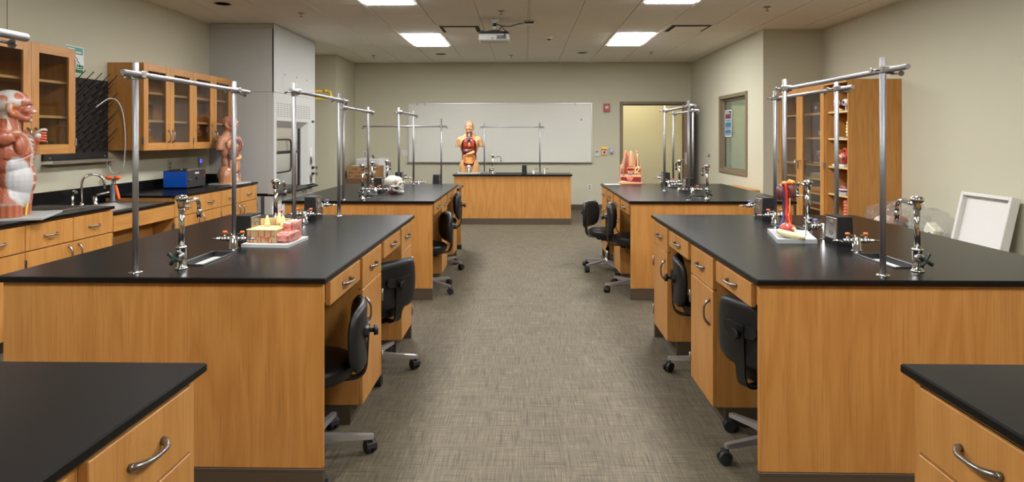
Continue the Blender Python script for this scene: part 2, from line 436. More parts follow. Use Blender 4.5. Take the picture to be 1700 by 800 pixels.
for i in range(len(xs) - 1):
    for j in range(len(ys) - 1):
        x0, x1, y0, y1 = xs[i], xs[i + 1], ys[j], ys[j + 1]
        if skip(x0, y0): continue
        hc_ = [c for c in CANS if x0 < c[0] < x1 and y0 < c[1] < y1]
        if hc_:
            cx0, cy0 = (x0 + x1) / 2, (y0 + y1) / 2
            o = ob('ceiling_tile', holed(x0 + .012 - cx0, x1 - .012 - cx0, y0 + .0022 - cy0, y1 - .0022 - cy0, (hc_[0][0] - cx0, hc_[0][1] - cy0), .080), CEIL, ceil); o.location = (cx0, cy0, H); continue
        key = (round(x1 - x0, 3), round(y1 - y0, 3))
        if key not in tile_cache:
            w, d = key; me = MB().box(-w / 2 + .0108, w / 2 - .0108, -d / 2 + .0022, d / 2 - .0022, 0.004, .02, .002).mesh('ceiling_tile'); me.materials.append(CEIL); tile_cache[key] = me
        o = bpy.data.objects.new('ceiling_tile', tile_cache[key]); COL.objects.link(o); o.parent = ceil; o.location = ((x0 + x1) / 2, (y0 + y1) / 2, H)
for x in xs: ob('grid_runner', MB().box(x - .0075, x + .0075, ys[0], YB, H - .001, H + .004), TBAR, ceil)
for y in ys:
    ob('grid_runner', MB().box(XL, XR, y - .012, y + .012, H + .021, H + .03), SHADOWGAP, ceil)
nb = MB(); yq = ys[0]
holes = [(a, a + G, b, b + 2 * G) for a, b in LIGHTS if b < 4.5]
yy = sorted(set([YF, yq] + [v for h in holes for v in (h[2], h[3])])); xx = sorted(set([XL, XR] + [v for h in holes for v in (h[0], h[1])]))
for i in range(len(xx) - 1):
    for j in range(len(yy) - 1):
        cx_, cy_ = (xx[i] + xx[i + 1]) / 2, (yy[j] + yy[j + 1]) / 2
        if any(h[0] < cx_ < h[1] and h[2] < cy_ < h[3] for h in holes): continue
        nb.box(xx[i], xx[i + 1], yy[j], yy[j + 1], H + .004, H + .02)
ob('plain_tile_field', nb, CEIL, ceil)

# ------------------------------------------------------------------ ceiling fixtures
LENS = mat('lit_acrylic_lens', (245, 245, 245), 0.5, emit=(250, 251, 255), estr=TROFFER)
def light_label(i):
    return ['bright rectangular troffer light over the demonstration desk, left of the projector',
            'bright rectangular troffer light over the far right bench, right of the projector',
            'bright troffer light cut by the top of the picture, left of the projector',
            'bright troffer light cut by the top of the picture, right of the projector',
            'troffer light over the near left island, out of the picture above',
            'troffer light over the near right island, out of the picture above',
            'troffer light over the left foreground bench behind the camera',
            'troffer light over the right foreground bench behind the camera'][i]
for i, (x, y) in enumerate(LIGHTS):
    t = thing('ceiling_light', light_label(i), 'light', (x + G / 2, y + G, H), group='troffer ceiling lights')
    w, d = G / 2 - .012, G - .012
    fr = MB()
    fr.box(-w, w, -d, -d + .03, .0, .05, .002).box(-w, w, d - .03, d, 0, .05, .002).box(-w, -w + .03, -d + .03, d - .03, 0, .05, .002).box(w - .03, w, -d + .03, d - .03, 0, .05, .002)
    fr.box(-w, w, -d, d, .05, .06)
    ob('frame', fr, TBAR, t)
    ob('lens', MB().box(-w + .03, w - .03, -d + .03, d - .03, -.010, .016, .008), LENS, t)
CANM = mat('can_lamp', (250, 246, 236), 0.4, emit=(255, 244, 225), estr=CAN)
def can(x, y, label, r=.078):
    t = thing('recessed_downlight', label, 'light', (x, y, H), group='recessed can lights')
    ob('trim_ring', MB().lathe([(r, .0), (r + .018, -.004), (r + .02, .0), (r + .02, .006)], n=28), WHITEP, t)
    ob('reflector', MB().lathe([(r, 0), (r * .86, .03), (r * .6, .06), (r * .4, .07)], n=28), CHROME, t)
    ob('lamp', MB().lathe([(0.0, .012), (r * .62, .014), (r * .7, .02), (r * .7, .03)], n=24), CANM, t)
can(-3.30, 6.60, 'chrome recessed can light in the ceiling above the left wall cabinets')
can(-1.475, 10.70, 'small recessed can light in front of the whiteboard, left of the projector')
can(1.0, 10.58, 'small recessed can light in front of the whiteboard, right of the projector')
def sprinkler(x, y, label):
    t = thing('sprinkler_head', label, 'sprinkler', (x, y, H), group='ceiling sprinklers')
    ob('escutcheon', MB().lathe([(0, -.006), (.034, -.005), (.04, .0)], n=20), NICKEL, t)
    ob('deflector', MB().cyl((0, 0, -.005), (0, 0, -.03), .006, .005, 8).lathe([(.0, -.044), (.02, -.043), (.02, -.040), (.004, -.038), (.004, -.03)], n=14), NICKEL, t)
sprinkler(-2.63, 7.12, 'sprinkler head in the ceiling in front of the fume hood')
sprinkler(-2.70, 10.85, 'sprinkler head near the far left corner of the ceiling')
sprinkler(-.27, 7.05, 'sprinkler head in the ceiling just in front of the projector')
sprinkler(-.24, 10.85, 'sprinkler head between projector and whiteboard wall')
sprinkler(2.72, 6.90, 'sprinkler head in the ceiling above the near right wall')
sprinkler(2.17, 10.50, 'sprinkler head in the ceiling in front of the doorway')
def diffuser(x0, y0, label, w=G, d=G):
    t = thing('air_diffuser', label, 'vent', (x0 + w / 2, y0 + d / 2, H), group='ceiling air diffusers')
    a, b = w / 2 - .01, d / 2 - .01
    ob('frame', MB().box(-a, a, -b, -b + .03, -.004, .003).box(-a, a, b - .03, b, -.004, .003).box(-a, -a + .03, -b + .03, b - .03, -.004, .003).box(a - .03, a, -b + .03, b - .03, -.004, .003), TBAR, t)
    ob('throat', MB().box(-a + .03, a - .03, -b + .03, b - .03, .0025, .0038), SHADOWGAP, t)
    ob('plaque', MB().box(-a + .085, a - .085, -b + .085, b - .085, -.016, -.012).box(-.02, .02, -.02, .02, -.012, .003), TBAR, t)
diffuser(-1.169, 7.9192, 'square plaque air diffuser in the ceiling left of the projector')
diffuser(1.879, 7.9192, 'square plaque air diffuser in the ceiling at upper right')
def slot(x0, x1, label):
    t = thing('slot_diffuser', label, 'vent', ((x0 + x1) / 2, YB - .12, H), group='slot diffusers along the whiteboard wall')
    w = (x1 - x0) / 2
    ob('frame', MB().box(-w, w, -.06, -.045, -.004, .003).box(-w, w, .045, .06, -.004, .003).box(-w, w, -.006, .006, -.004, .003), TBAR, t)
    ob('slot', MB().box(-w, w, -.045, .045, .0025, .0038), SHADOWGAP, t)
slot(-1.75, -.45, 'thin slot diffuser at the whiteboard wall left of the projector')
slot(.4, 1.6, 'thin slot diffuser at the whiteboard wall right of the projector')
t = thing('smoke_detector', 'small round smoke detector in the ceiling right of the projector', 'detector', (.355, 8.90, H))
ob('body', MB().lathe([(0, -.03), (.03, -.03), (.034, -.022), (.05, -.02), (.062, -.006), (.064, 0)], n=24), TBAR, t)
ob('sensor_cap', MB().lathe([(0, -.045), (.022, -.044), (.026, -.03)], n=16), BLACKP, t)
# ------------------------------------------------------------------ projector
t = thing('projector', 'white ceiling projector with cables hanging from a pole mount', 'projector', (-.375, 7.58, 2.60))
ob('body', MB().box(-.188, .188, -.14, .14, .008, .092, .012), WHITEP, t)
ob('top_cover', MB().prism([(-.188, .09), (.188, .09), (.170, .118), (-.170, .118)], 'y', -.135, .135), BLACKP, t)
pt = ob('port_panel', MB().box(.03, .155, -.144, -.139, .022, .07, .001), mat('port_grey', (150, 148, 143), 0.5), t)
for k in range(5): ob('port', MB().box(.04 + .022 * k, .054 + .022 * k, -.147, -.143, .03, .042), BLACKP, pt)
for k in range(3): ob('port', MB().box(.045 + .034 * k, .07 + .034 * k, -.147, -.143, .052, .062), BLACKP, pt)
ob('speaker_dot', MB().cyl((-.02, -.139, .035), (-.02, -.143, .035), .008, n=12), BLACKP, t)
for sx in (-1, 1): ob('foot', MB().cyl((sx * .14, -.1, .118), (sx * .14, -.1, .134), .014, n=10), BLACKP, t)
ob('ceiling_plate', MB().lathe([(0, .262), (.05, .262), (.055, .283), (.0, .283)], n=20), TBAR, t)
ob('pole', MB().cyl((0, 0, .15), (0, 0, .262), .02, n=14).cyl((0, 0, .20), (0, 0, .24), .026, n=14, mi=1), [TBAR, BLACKP], t)
ar = MB().lathe([(0, .16), (.05, .158), (.06, .148), (.0, .146)], n=20)
for sx in (-1, 1):
    for sy in (-1, 1): ar.tube([(0, 0, .15), (sx * .05, sy * .05, .146), (sx * .09, sy * .09, .125), (sx * .095, sy * .09, .112)], .006, 6)
ob('mount_arms', ar, STEEL, t)
ob('cable', MB().tube([(.01, -.02, .235), (.05, -.03, .215), (.09, -.04, .20), (.13, -.02, .20), (.18, .03, .205), (.24, .08, .23), (.30, .12, .255), (.37, .15, .268), (.43, .16, .27)], .006, 8), BLACKP, t)
ob('cable', MB().tube([(.085, -.04, .2), (.075, -.06, .17), (.06, -.09, .14), (.055, -.11, .12)], .005, 8), BLACKP, t)
ob('cable', MB().tube([(.09, -.04, .2), (.11, -.08, .165), (.135, -.12, .13), (.13, -.15, .07), (.11, -.149, .05)], .005, 8), BLACKP, t)
t = thing('ceiling_outlet_box', 'small white junction box on the ceiling where the projector cable ends', 'junction box', (.055, 7.75, H))
ob('box', MB().box(-.07, .07, -.05, .09, -.03, .0, .004), TBAR, t)
ob('plug', MB().box(-.06, .06, -.075, -.05, -.024, -.008, .003), BLACKP, t)

# ------------------------------------------------------------------ whiteboard and wall devices on the back wall
t = thing('whiteboard', 'long whiteboard with aluminium frame on the back wall', 'whiteboard', (-.49, YB, .93))
x0, x1, z0, z1 = -1.80, 1.80, 0, 1.15
ob('panel', MB().box(x0, x1, -.012, -.001, z0, z1), BOARD, t)
fr = [MB().box(x0 - .012, x1 + .012, -.02, -.001, z1 - .008, z1 + .012, .002), MB().box(x0 - .012, x0 + .012, -.02, -.001, z0, z1, .002), MB().box(x1 - .012, x1 + .012, -.02, -.001, z0, z1, .002)]
for m_ in fr: ob('frame_rail', m_, ALU, t)
ob('marker_tray', MB().prism([(-.075, -.004), (-.075, .012), (-.07, .012), (-.065, .003), (-.012, .006), (-.012, -.012)], 'x', x0 - .012, x1 + .012), ALU, t)
for x in (-1.62, -1.46, 1.50): ob('map_hook', MB().box(x - .014, x + .014, -.032, -.018, z1 - .03, z1 + .014, .003).cyl((x, -.034, z1 - .03), (x, -.034, z1 - .045), .006, n=8), STEEL, t)
t = tag(ob('magnet', MB().cyl((1.11, YB - .0125, 1.765), (1.11, YB - .02, 1.765), .014, n=16), mat('blue_magnet', (40, 52, 110), 0.4)), 'small dark blue magnet on the upper right of the whiteboard', 'magnet')

def plate(name, label, cat, x, z, w, h, m, d=.012, y=YB):
    t = thing(name, label, cat, (x, y, z)); ob('plate', MB().box(-w / 2, w / 2, -d, -.0005, -h / 2, h / 2, .002), m, t); return t
t = plate('thermostat', 'white wall thermostat with grey screen beside the whiteboard', 'thermostat', 1.414, 1.11, .085, .13, WHITEP, .025)
ob('screen', MB().box(-.025, .025, -.0265, -.0245, .005, .05), mat('lcd_grey', (120, 124, 116), 0.3), t)
t = thing('emergency_button', 'yellow-hooded emergency push button on the back wall', 'button', (1.555, YB, 1.14))
ob('backbox', MB().box(-.055, .055, -.03, -.0005, -.07, .06, .006), mat('button_yellow', (238, 196, 60), 0.4), t)
ob('hood', MB().prism([(-.07, .05), (-.065, .085), (-.0005, .085), (-.0005, .06), (-.05, .05)], 'x', -.06, .06), MATS['button_yellow'], t)
ob('face_plate', MB().box(-.045, .045, -.034, -.0295, -.055, .04, .002), WHITEP, t)
ob('red_band', MB().box(-.05, .05, -.037, -.033, .03, .046, .001), mat('alarm_red', (178, 36, 30), 0.35), t)
ob('push_button', MB().cyl((0, -.034, -.012), (0, -.055, -.012), .026, .022, 18), MATS['alarm_red'], t)
t = plate('card_reader', 'small card reader with glowing violet screen left of the doorway', 'card reader', 1.697, 1.135, .07, .12, STEEL, .02)
ob('screen', MB().box(-.022, .022, -.022, -.0195, .012, .045), mat('violet_screen', (150, 140, 230), 0.3, emit=(140, 130, 235), estr=0.7), t)
ob('slot', MB().box(-.02, .02, -.0215, -.0195, -.035, -.02), BLACKP, t)
t = plate('fire_alarm', 'red fire alarm strobe high on the wall left of the doorway', 'alarm', 1.602, 1.995, .125, .16, mat('alarm_red_dark', (150, 34, 32), 0.4), .045)
ob('strobe_lens', MB().prism([(-.03, -.02), (.03, -.02), (.03, .03), (-.03, .03)], 'y', -.065, -.044), mat('strobe_clear', (205, 190, 185), 0.15), t)
ob('strobe_reflector', MB().ball((0, -.066, .004), (.018, .008, .014), 12, 8), CHROME, t)
ob('grille', MB().box(-.04, .04, -.047, -.0445, -.065, -.03), MATS['alarm_red'], t)
def outlet(x, z, label, y=YB, m=WHITEP, rz=0):
    t = thing('wall_outlet', label, 'outlet', (x, y, z), rz)
    ob('plate', MB().box(-.036, .036, -.007, -.0005, -.058, .058, .002), m, t)
    for dz in (-.022, .022):
        r = ob('receptacle', MB().box(-.017, .017, -.010, -.0065, dz - .014, dz + .014, .003), mat('receptacle_grey', (120, 116, 110), 0.4), t)
        for dx in (-.006, .006): ob('slot', MB().box(dx - .0015, dx + .0015, -.0107, -.0099, dz - .004, dz + .006), BLACKP, r)
    return t
outlet(1.273, .44, 'steel duplex outlet low on the back wall right of the demonstration desk')
outlet(-3.15, 1.085, 'white outlet on the back wall near the far left corner')
t = plate('light_switch', 'white double light switch left of the whiteboard', 'switch', -2.36, 1.11, .115, .118, WHITEP, .008)
for dx in (-.023, .023): ob('rocker', MB().box(dx - .016, dx + .016, -.012, -.0075, -.033, .033, .002), WHITEP, t)

# ------------------------------------------------------------------ doorway, corridor, open leaf
d1 = struct('door_1', MB().box(DX0 - .055, DX0, YB - .025, YB + .14, 0, DZ + .055, .004).box(DX1, DX1 + .055, YB - .025, YB + .14, 0, DZ + .055, .004).box(DX0, DX1, YB - .025, YB + .14, DZ, DZ + .055, .004)
       .box(DX0, DX0 + .016, YB + .04, YB + .10, 0, DZ).box(DX1 - .016, DX1, YB + .04, YB + .10, 0, DZ).box(DX0, DX1, YB + .04, YB + .10, DZ - .016, DZ), OLIVE)
hx, hy = 3.115, YB - .045; ang = math.atan2(-.90, -.215)
Ml = Matrix.Translation((hx, hy, 0)) @ Matrix.Rotation(ang, 4, 'Z')
lf = ob('door_leaf', MB().box(.01, .93, -.022, .022, .012, DZ - .01, .002, M=Ml), BROWND, d1)
hd = MB()
for s_ in (-1, 1):
    hd.box(.845, .885, s_ * .022, s_ * .028, .93, 1.13, .001, M=Ml).cyl((.865, s_ * .028, 1.02), (.865, s_ * .06, 1.02), .011, n=10, M=Ml).tube([(.865, s_ * .06, 1.02), (.83, s_ * .062, 1.02), (.765, s_ * .06, 1.02)], .009, 8, M=Ml)
ob('lever_handle', hd, STEEL, lf)
ob('latch_plate', MB().box(.9295, .932, -.012, .012, .93, 1.15, M=Ml), STEEL, lf)
cw = MB().box(DX0 - 1.6, DX1 + 1.2, 14.0, 14.1, 0, 2.75).box(DX0 - 1.7, DX0 - 1.6, YB + .13, 14.1, 0, 2.75).box(DX1 + 1.2, DX1 + 1.3, YB + .13, 14.1, 0, 2.75).box(DX0 - 1.7, DX1 + 1.3, YB + .13, 14.1, 2.75, 2.85)
struct('wall_corridor', cw, CORR)
t = thing('corridor_light', 'troffer light in the corridor ceiling beyond the doorway', 'light', (2.4, 13.05, 2.75))
ob('frame', MB().box(-.6, .6, -.3, -.28, -.02, 0).box(-.6, .6, .28, .3, -.02, 0).box(-.6, -.58, -.28, .28, -.02, 0).box(.58, .6, -.28, .28, -.02, 0), TBAR, t)
ob('lens', MB().box(-.58, .58, -.28, .28, -.014, -.010), mat('corridor_lens', (245, 245, 245), 0.5, emit=(255, 244, 214), estr=HALL), t)

# ------------------------------------------------------------------ window in the far right wall
w1 = struct('window_1', MB().box(XRI - .02, XRI + .17, WY0 - .001, WY0 + .055, WZ0, WZ1, .003).box(XRI - .02, XRI + .17, WY1 - .055, WY1 + .001, WZ0, WZ1, .003)
            .box(XRI - .02, XRI + .17, WY0 + .055, WY1 - .055, WZ1 - .055, WZ1, .003).box(XRI - .02, XRI + .17, WY0 + .055, WY1 - .055, WZ0, WZ0 + .055, .003), OLIVE)
ob('window_stop', MB().box(XRI + .030, XRI + .055, WY0 + .055, WY0 + .085, WZ0 + .055, WZ1 - .055).box(XRI + .030, XRI + .055, WY1 - .085, WY1 - .055, WZ0 + .055, WZ1 - .055)
   .box(XRI + .030, XRI + .055, WY0 + .085, WY1 - .085, WZ1 - .085, WZ1 - .055).box(XRI + .030, XRI + .055, WY0 + .085, WY1 - .085, WZ0 + .055, WZ0 + .085), OLIVE, w1)
ob('window_pane', MB().box(XRI + .056, XRI + .062, WY0 + .055, WY1 - .055, WZ0 + .055, WZ1 - .055), WGLASS, w1)
sl = MB(); z = WZ0 + .075
SLAT = mat('blind_slat', (212, 210, 202), 0.5)
while z < WZ1 - .10:
    sl.add([(XRI + .078, WY0 + .06, z - .008), (XRI + .078, WY1 - .06, z - .008), (XRI + .096, WY1 - .06, z + .010), (XRI + .096, WY0 + .06, z + .010)], [(0, 1, 2, 3)]); z += .0225
ob('blind_slats', sl, SLAT, w1, kind='stuff')
ob('blind_headrail', MB().box(XRI + .072, XRI + .105, WY0 + .058, WY1 - .058, WZ1 - .10, WZ1 - .058, .002), SLAT, w1)
# the room behind the window
nr = MB().box(XRI + .2, XRI + 2.2, WY1 + .5, WY1 + .6, 0, 2.8).box(XRI + 2.1, XRI + 2.2, WY0 - .5, WY1 + .6, 0, 2.8).box(XRI + .2, XRI + 2.2, WY0 - .56, WY0 - .5, 0, 2.8).box(XRI + .16, XRI + 2.2, WY0 - .5, WY1 + .6, 2.8, 2.9).box(XRI + .16, XRI + 2.2, WY0 - .5, WY1 + .6, -.1, 0)
struct('wall_next_room', nr, CORR)
t = thing('office_light', 'ceiling light in the office behind the window blinds', 'light', (XRI + 1.1, 9.5, 2.8))
ob('frame', MB().box(-.32, .32, -.32, .32, -.012, -.002), TBAR, t)
ob('lens', MB().box(-.28, .28, -.28, .28, -.018, -.0125), mat('office_lens', (245, 245, 245), .5, emit=(235, 245, 240), estr=13), t)
# poster taped inside the window
POST = [mat('poster_white', (205, 208, 206), .5), mat('poster_navy', (46, 40, 66), .5), mat('poster_maroon', (112, 44, 58), .5), mat('poster_blue', (40, 98, 128), .5)]
py0, py1, pz0, pz1 = 9.765, 10.085, 1.43, 1.86
t = thing('window_poster', 'blue and maroon safety notice taped to the window pane', 'poster', (XRI + .05, (py0 + py1) / 2, pz0), world=True)
xq = XRI + .050
ob('sheet', MB().box(xq, xq + .002, py0, py1, pz0, pz1), POST[0], t)
pr = MB().box(xq - .001, xq, py0 + .02, py1 - .02, pz1 - .14, pz1 - .015, mi=0).box(xq - .0015, xq - .001, py0 + .02, py1 - .02, pz1 - .125, pz1 - .07, mi=1).box(xq - .001, xq, py0 + .02, py1 - .02, pz0 + .02, pz1 - .15, mi=2)
ob('printed_panel', pr, POST[1:], t)
pi = MB()
for (a, b) in ((.0, .245), (.0, .13)):
    for k in range(3):
        yc = py0 + .07 + .09 * k; zc = pz0 + b
        pi.box(xq - .002, xq - .001, yc - .018, yc + .018, zc - .022, zc + .014).cyl((xq - .002, yc, zc + .028), (xq - .001, yc, zc + .028), .011, n=10)
for k, wd in enumerate((.18, .22)): pi.box(xq - .002, xq - .001, py1 - .03 - wd, py1 - .03, pz1 - .04 - .022 * k, pz1 - .028 - .022 * k)
pi.box(xq - .002, xq - .001, py0 + .05, py0 + .07, pz0 + .03, pz0 + .06).box(xq - .002, xq - .001, py0 + .1, py1 - .05, pz0 + .04, pz0 + .05)
ob('printed_icons', pi, POST[0], t)
t = thing('door_stop_button', 'small round chrome button on the wall between doorway and window', 'wall button', (XRI, 10.74, 1.10))
ob('body', MB().cyl((0, 0, 0), (-.02, 0, 0), .03, .026, 18).cyl((-.02, 0, 0), (-.05, 0, 0), .014, .016, 14), CHROME, t)

# ------------------------------------------------------------------ worktops
TOP, TH = 0.868, 0.024
def worktop_mesh(x0, x1, y0, y1, z1, th, holes=()):
    """slab with chamfered edge and rectangular sink cut-outs (all sharing the same x range)"""
    mb = MB(); b = .004
    X = sorted(set([x0 + b, x1 - b] + [v for h in holes for v in h[:2]])); Y = sorted(set([y0 + b, y1 - b] + [v for h in holes for v in h[2:]]))
    inh = lambda x, y: any(h[0] < x < h[1] and h[2] < y < h[3] for h in holes)
    for i in range(len(X) - 1):
        for j in range(len(Y) - 1):
            if inh((X[i] + X[i + 1]) / 2, (Y[j] + Y[j + 1]) / 2): continue
            for z in (z1, z1 - th): mb.quad((X[i], Y[j], z), (X[i + 1], Y[j], z), (X[i + 1], Y[j + 1], z), (X[i], Y[j + 1], z))
    for h in holes:
        for (a, c) in (((h[0], h[2]), (h[1], h[2])), ((h[1], h[2]), (h[1], h[3])), ((h[1], h[3]), (h[0], h[3])), ((h[0], h[3]), (h[0], h[2]))):
            mb.quad((*a, z1), (*c, z1), (*c, z1 - th), (*a, z1 - th))
    xi, yi = X, Y
    ring_t = [(x, y0 + b) for x in X] + [(x1 - b, y) for y in Y[1:]] + [(x, y1 - b) for x in X[::-1][1:]] + [(x0 + b, y) for y in Y[::-1][1:-1]]
    def push(p):
        x, y = p
        return (x0 if x == x0 + b else x1 if x == x1 - b else x, y0 if y == y0 + b else y1 if y == y1 - b else y)
    n = len(ring_t)
    for k in range(n):
        p, q = ring_t[k], ring_t[(k + 1) % n]; P_, Q_ = push(p), push(q)
        mb.quad((*p, z1), (*q, z1), (*Q_, z1 - b), (*P_, z1 - b)); mb.quad((*P_, z1 - b), (*Q_, z1 - b), (*Q_, z1 - th + b), (*P_, z1 - th + b)); mb.quad((*P_, z1 - th + b), (*Q_, z1 - th + b), (*q, z1 - th), (*p, z1 - th))
    return mb

GRIT = mat('wet_sink_floor', (176, 174, 168), 0.3, noise=0.25, nscale=180)
def trough(t, h, z1):
    x0, x1, y0, y1 = h; d = .075; w = .009
    ob('sink_basin', MB().box(x0 + .0005, x0 + w, y0, y1, z1 - d, z1 + .006, .003).box(x1 - w, x1 - .0005, y0, y1, z1 - d, z1 + .006, .003).box(x0 + w, x1 - w, y0 + .0005, y0 + w, z1 - d, z1 + .006, .003).box(x0 + w, x1 - w, y1 - w, y1 - .0005, z1 - d, z1 + .006, .003).box(x0, x1, y0, y1, z1 - d - .01, z1 - d), EPOXYD, t)
    ob('sink_floor', MB().box(x0 + w, x1 - w, y0 + w, y1 - w, z1 - d, z1 - .022), GRIT, t)

def faucet_parts(t, s=1.0, wrist=False):
    """deck gooseneck lab faucet, spout along +y, four-arm handle along -y"""
    ob('base', MB().lathe([(.026, 0), (.026, .004), (.021, .009), (.0185, .012), (.0185, .085), (.022, .088), (.022, .095), (.012, .099)], n=20), CHROME, t)
    ob('riser', MB().cyl((0, 0, .095), (0, 0, .27), .0115, n=16), CHROME, t)
    ob('vacuum_breaker', MB().lathe([(.0115, .255), (.016, .262), (.0195, .285), (.0195, .29), (.025, .292), (.026, .306), (.020, .309), (.020, .312), (.0, .313)], n=16), CHROME, t)
    arc = [(0, .01, .276), (0, .05, .280), (0, .095, .284)] + [(0, .108 + .032 * math.sin(a), .252 + .032 * math.cos(a)) for a in [0.2, .5, .8, 1.1, 1.4, 1.57]] + [(0, .14, .235)]
    sp = ob('spout', MB().tube(arc, .0088, 12), CHROME, t)
    ob('aerator', MB().lathe([(.009, .236), (.012, .232), (.012, .216), (.0085, .212), (.0085, .198), (.0, .197)], c=(0, .14, 0), n=14), CHROME, sp)
    ob('valve_body', MB().cyl((0, -.012, .055), (0, -.040, .055), .016, .013, 14).ball((0, -.012, .058), (.02, .018, .02), 12, 8), CHROME, t)
    hm = MB()
    for k in range(4):
        a = math.pi / 4 + k * math.pi / 2 + .25
        hm.tube([(0, -.05, .055), (.02 * math.cos(a), -.05, .055 + .02 * math.sin(a)), (.033 * math.cos(a), -.05, .055 + .033 * math.sin(a))], [.011, .0075, .009], 8)
    hm.cyl((0, -.038, .055), (0, -.056, .055), .013, n=12)
    h = ob('cross_handle', hm, BLACKP, t)
    ob('index_button', MB().cyl((0, -.056, .055), (0, -.059, .055), .0095, n=14), GREEN, h)
def valve(mb_list, sx, z, cap):
    """ball valve with hose barb to one side; returns parts"""
    m = MB(); x = lambda v: sx * v
    m.cyl((x(.016), 0, z), (x(.034), 0, z), .010, .012, 12); m.ball((x(.044), 0, z), (.014, .013, .013), 12, 8)
    m.cyl((x(.05), 0, z), (x(.066), 0, z), .0105, .0085, 12); m.cyl((x(.066), 0, z), (x(.115), 0, z), .0075, .0032, 10)
    m.cyl((x(.044), 0, z + .008), (x(.044), 0, z + .022), .007, n=10)
    return m
def turret_parts(t, two, sx, capm):
    hgt = .062 if two else .085
    ob('post', MB().lathe([(.026, 0), (.026, .003), (.02, .006), (.0195, hgt), (.017, hgt + .004), (.0, hgt + .004)] if two else [(.02, 0), (.02, .003), (.0135, .006), (.013, hgt), (.0, hgt + .003)], n=20), CHROME, t)
    for s_ in ((-1, 1) if two else (sx,)):
        z = hgt - .013
        v = ob('valve', valve(None, s_, z, capm), CHROME, t)
        ob('lever', MB().box(s_ * .03 - .012, s_ * .03 + .024 * 1, -.007, .007, z + .022, z + .030, .003), CHROME if two else CHROME, v)
        ob('cap', MB().cyl((s_ * .044, 0, z + .03), (s_ * .044, 0, z + .039), .012, .010, 12), capm, v)
def pedestal_parts(t):
    ob('housing', MB().prism([(-.042, 0), (.042, 0), (.036, .150), (-.036, .150)], 'y', -.065, .065), BLACKM, t)
    for s_ in (-1, 1):
        M_ = Matrix.Translation((s_ * .041, 0, .0)) @ Matrix.Rotation(-s_ * .04, 4, 'Y')
        p = ob('outlet_plate', MB().box(-.003, .003, -.056, .056, .035, .142, .001, M=M_), STEEL, t)
        for dz in (.066, .112):
            m = MB().cyl((s_ * .003, 0, dz), (s_ * .006, 0, dz), .017, n=16, M=M_)
            for q in (-.006, .006): m.box(s_ * .006, s_ * .0068, q - .0018, q + .0018, dz - .005, dz + .005, mi=1, M=M_)
            ob('receptacle', m, [mat('receptacle_steel_grey', (128, 124, 118), .4), BLACKP], p)
def rod_frame(cxr, ya, yb, z0, zbar, ztop, label, over=.12, axis='y', group='upright rod frames', r=.0117):
    """two uprights with floor flanges and a clamped cross rod"""
    def PT(a, z, off=0): return (cxr + off, a, z) if axis == 'y' else (a, cxr + off, z)
    t = thing('support_rod_frame', label, 'rod frame', PT((ya + yb) / 2, z0), group=group, world=True)
    for a in (ya, yb):
        u = ob('upright_rod', MB().cyl(PT(a, z0), PT(a, ztop), r, n=18), ROD, t)
        ob('floor_flange', MB().lathe([(r, .007), (r * 1.4, .006), (r * 2.3, .0025), (r * 2.3, 0)], c=PT(a, z0), n=20), CHROME, u)
    ob('cross_rod', MB().cyl(PT(ya - over, zbar, r * 2.2), PT(yb + over, zbar, r * 2.2), r * .92, n=18), ROD, t)
    for k, a in enumerate((ya, yb)):
        c = MB(); sg = 1 if k else -1
        c.box(*( (cxr - r * 1.3, cxr + r * 3.4, a - .014, a + .014) if axis == 'y' else (a - .014, a + .014, cxr - r * 1.3, cxr + r * 3.4) ), zbar - .016, zbar + .016, .005)
        c.cyl(PT(a, zbar - .002, -r), PT(a, zbar - .002, -r - .035), .004, n=8); c.cyl(PT(a, zbar - .002, -r - .035), PT(a, zbar - .002, -r - .04), .011, n=12)
        c.cyl(PT(a + sg * .012, zbar - .018, r * 2.2), PT(a + sg * .075, zbar - .022, r * 2.2), .004, n=8); c.cyl(PT(a + sg * .075, zbar - .022, r * 2.2), PT(a + sg * .08, zbar - .022, r * 2.2), .011, n=12)
        ob('clamp', c, NICKEL, t)
    return t

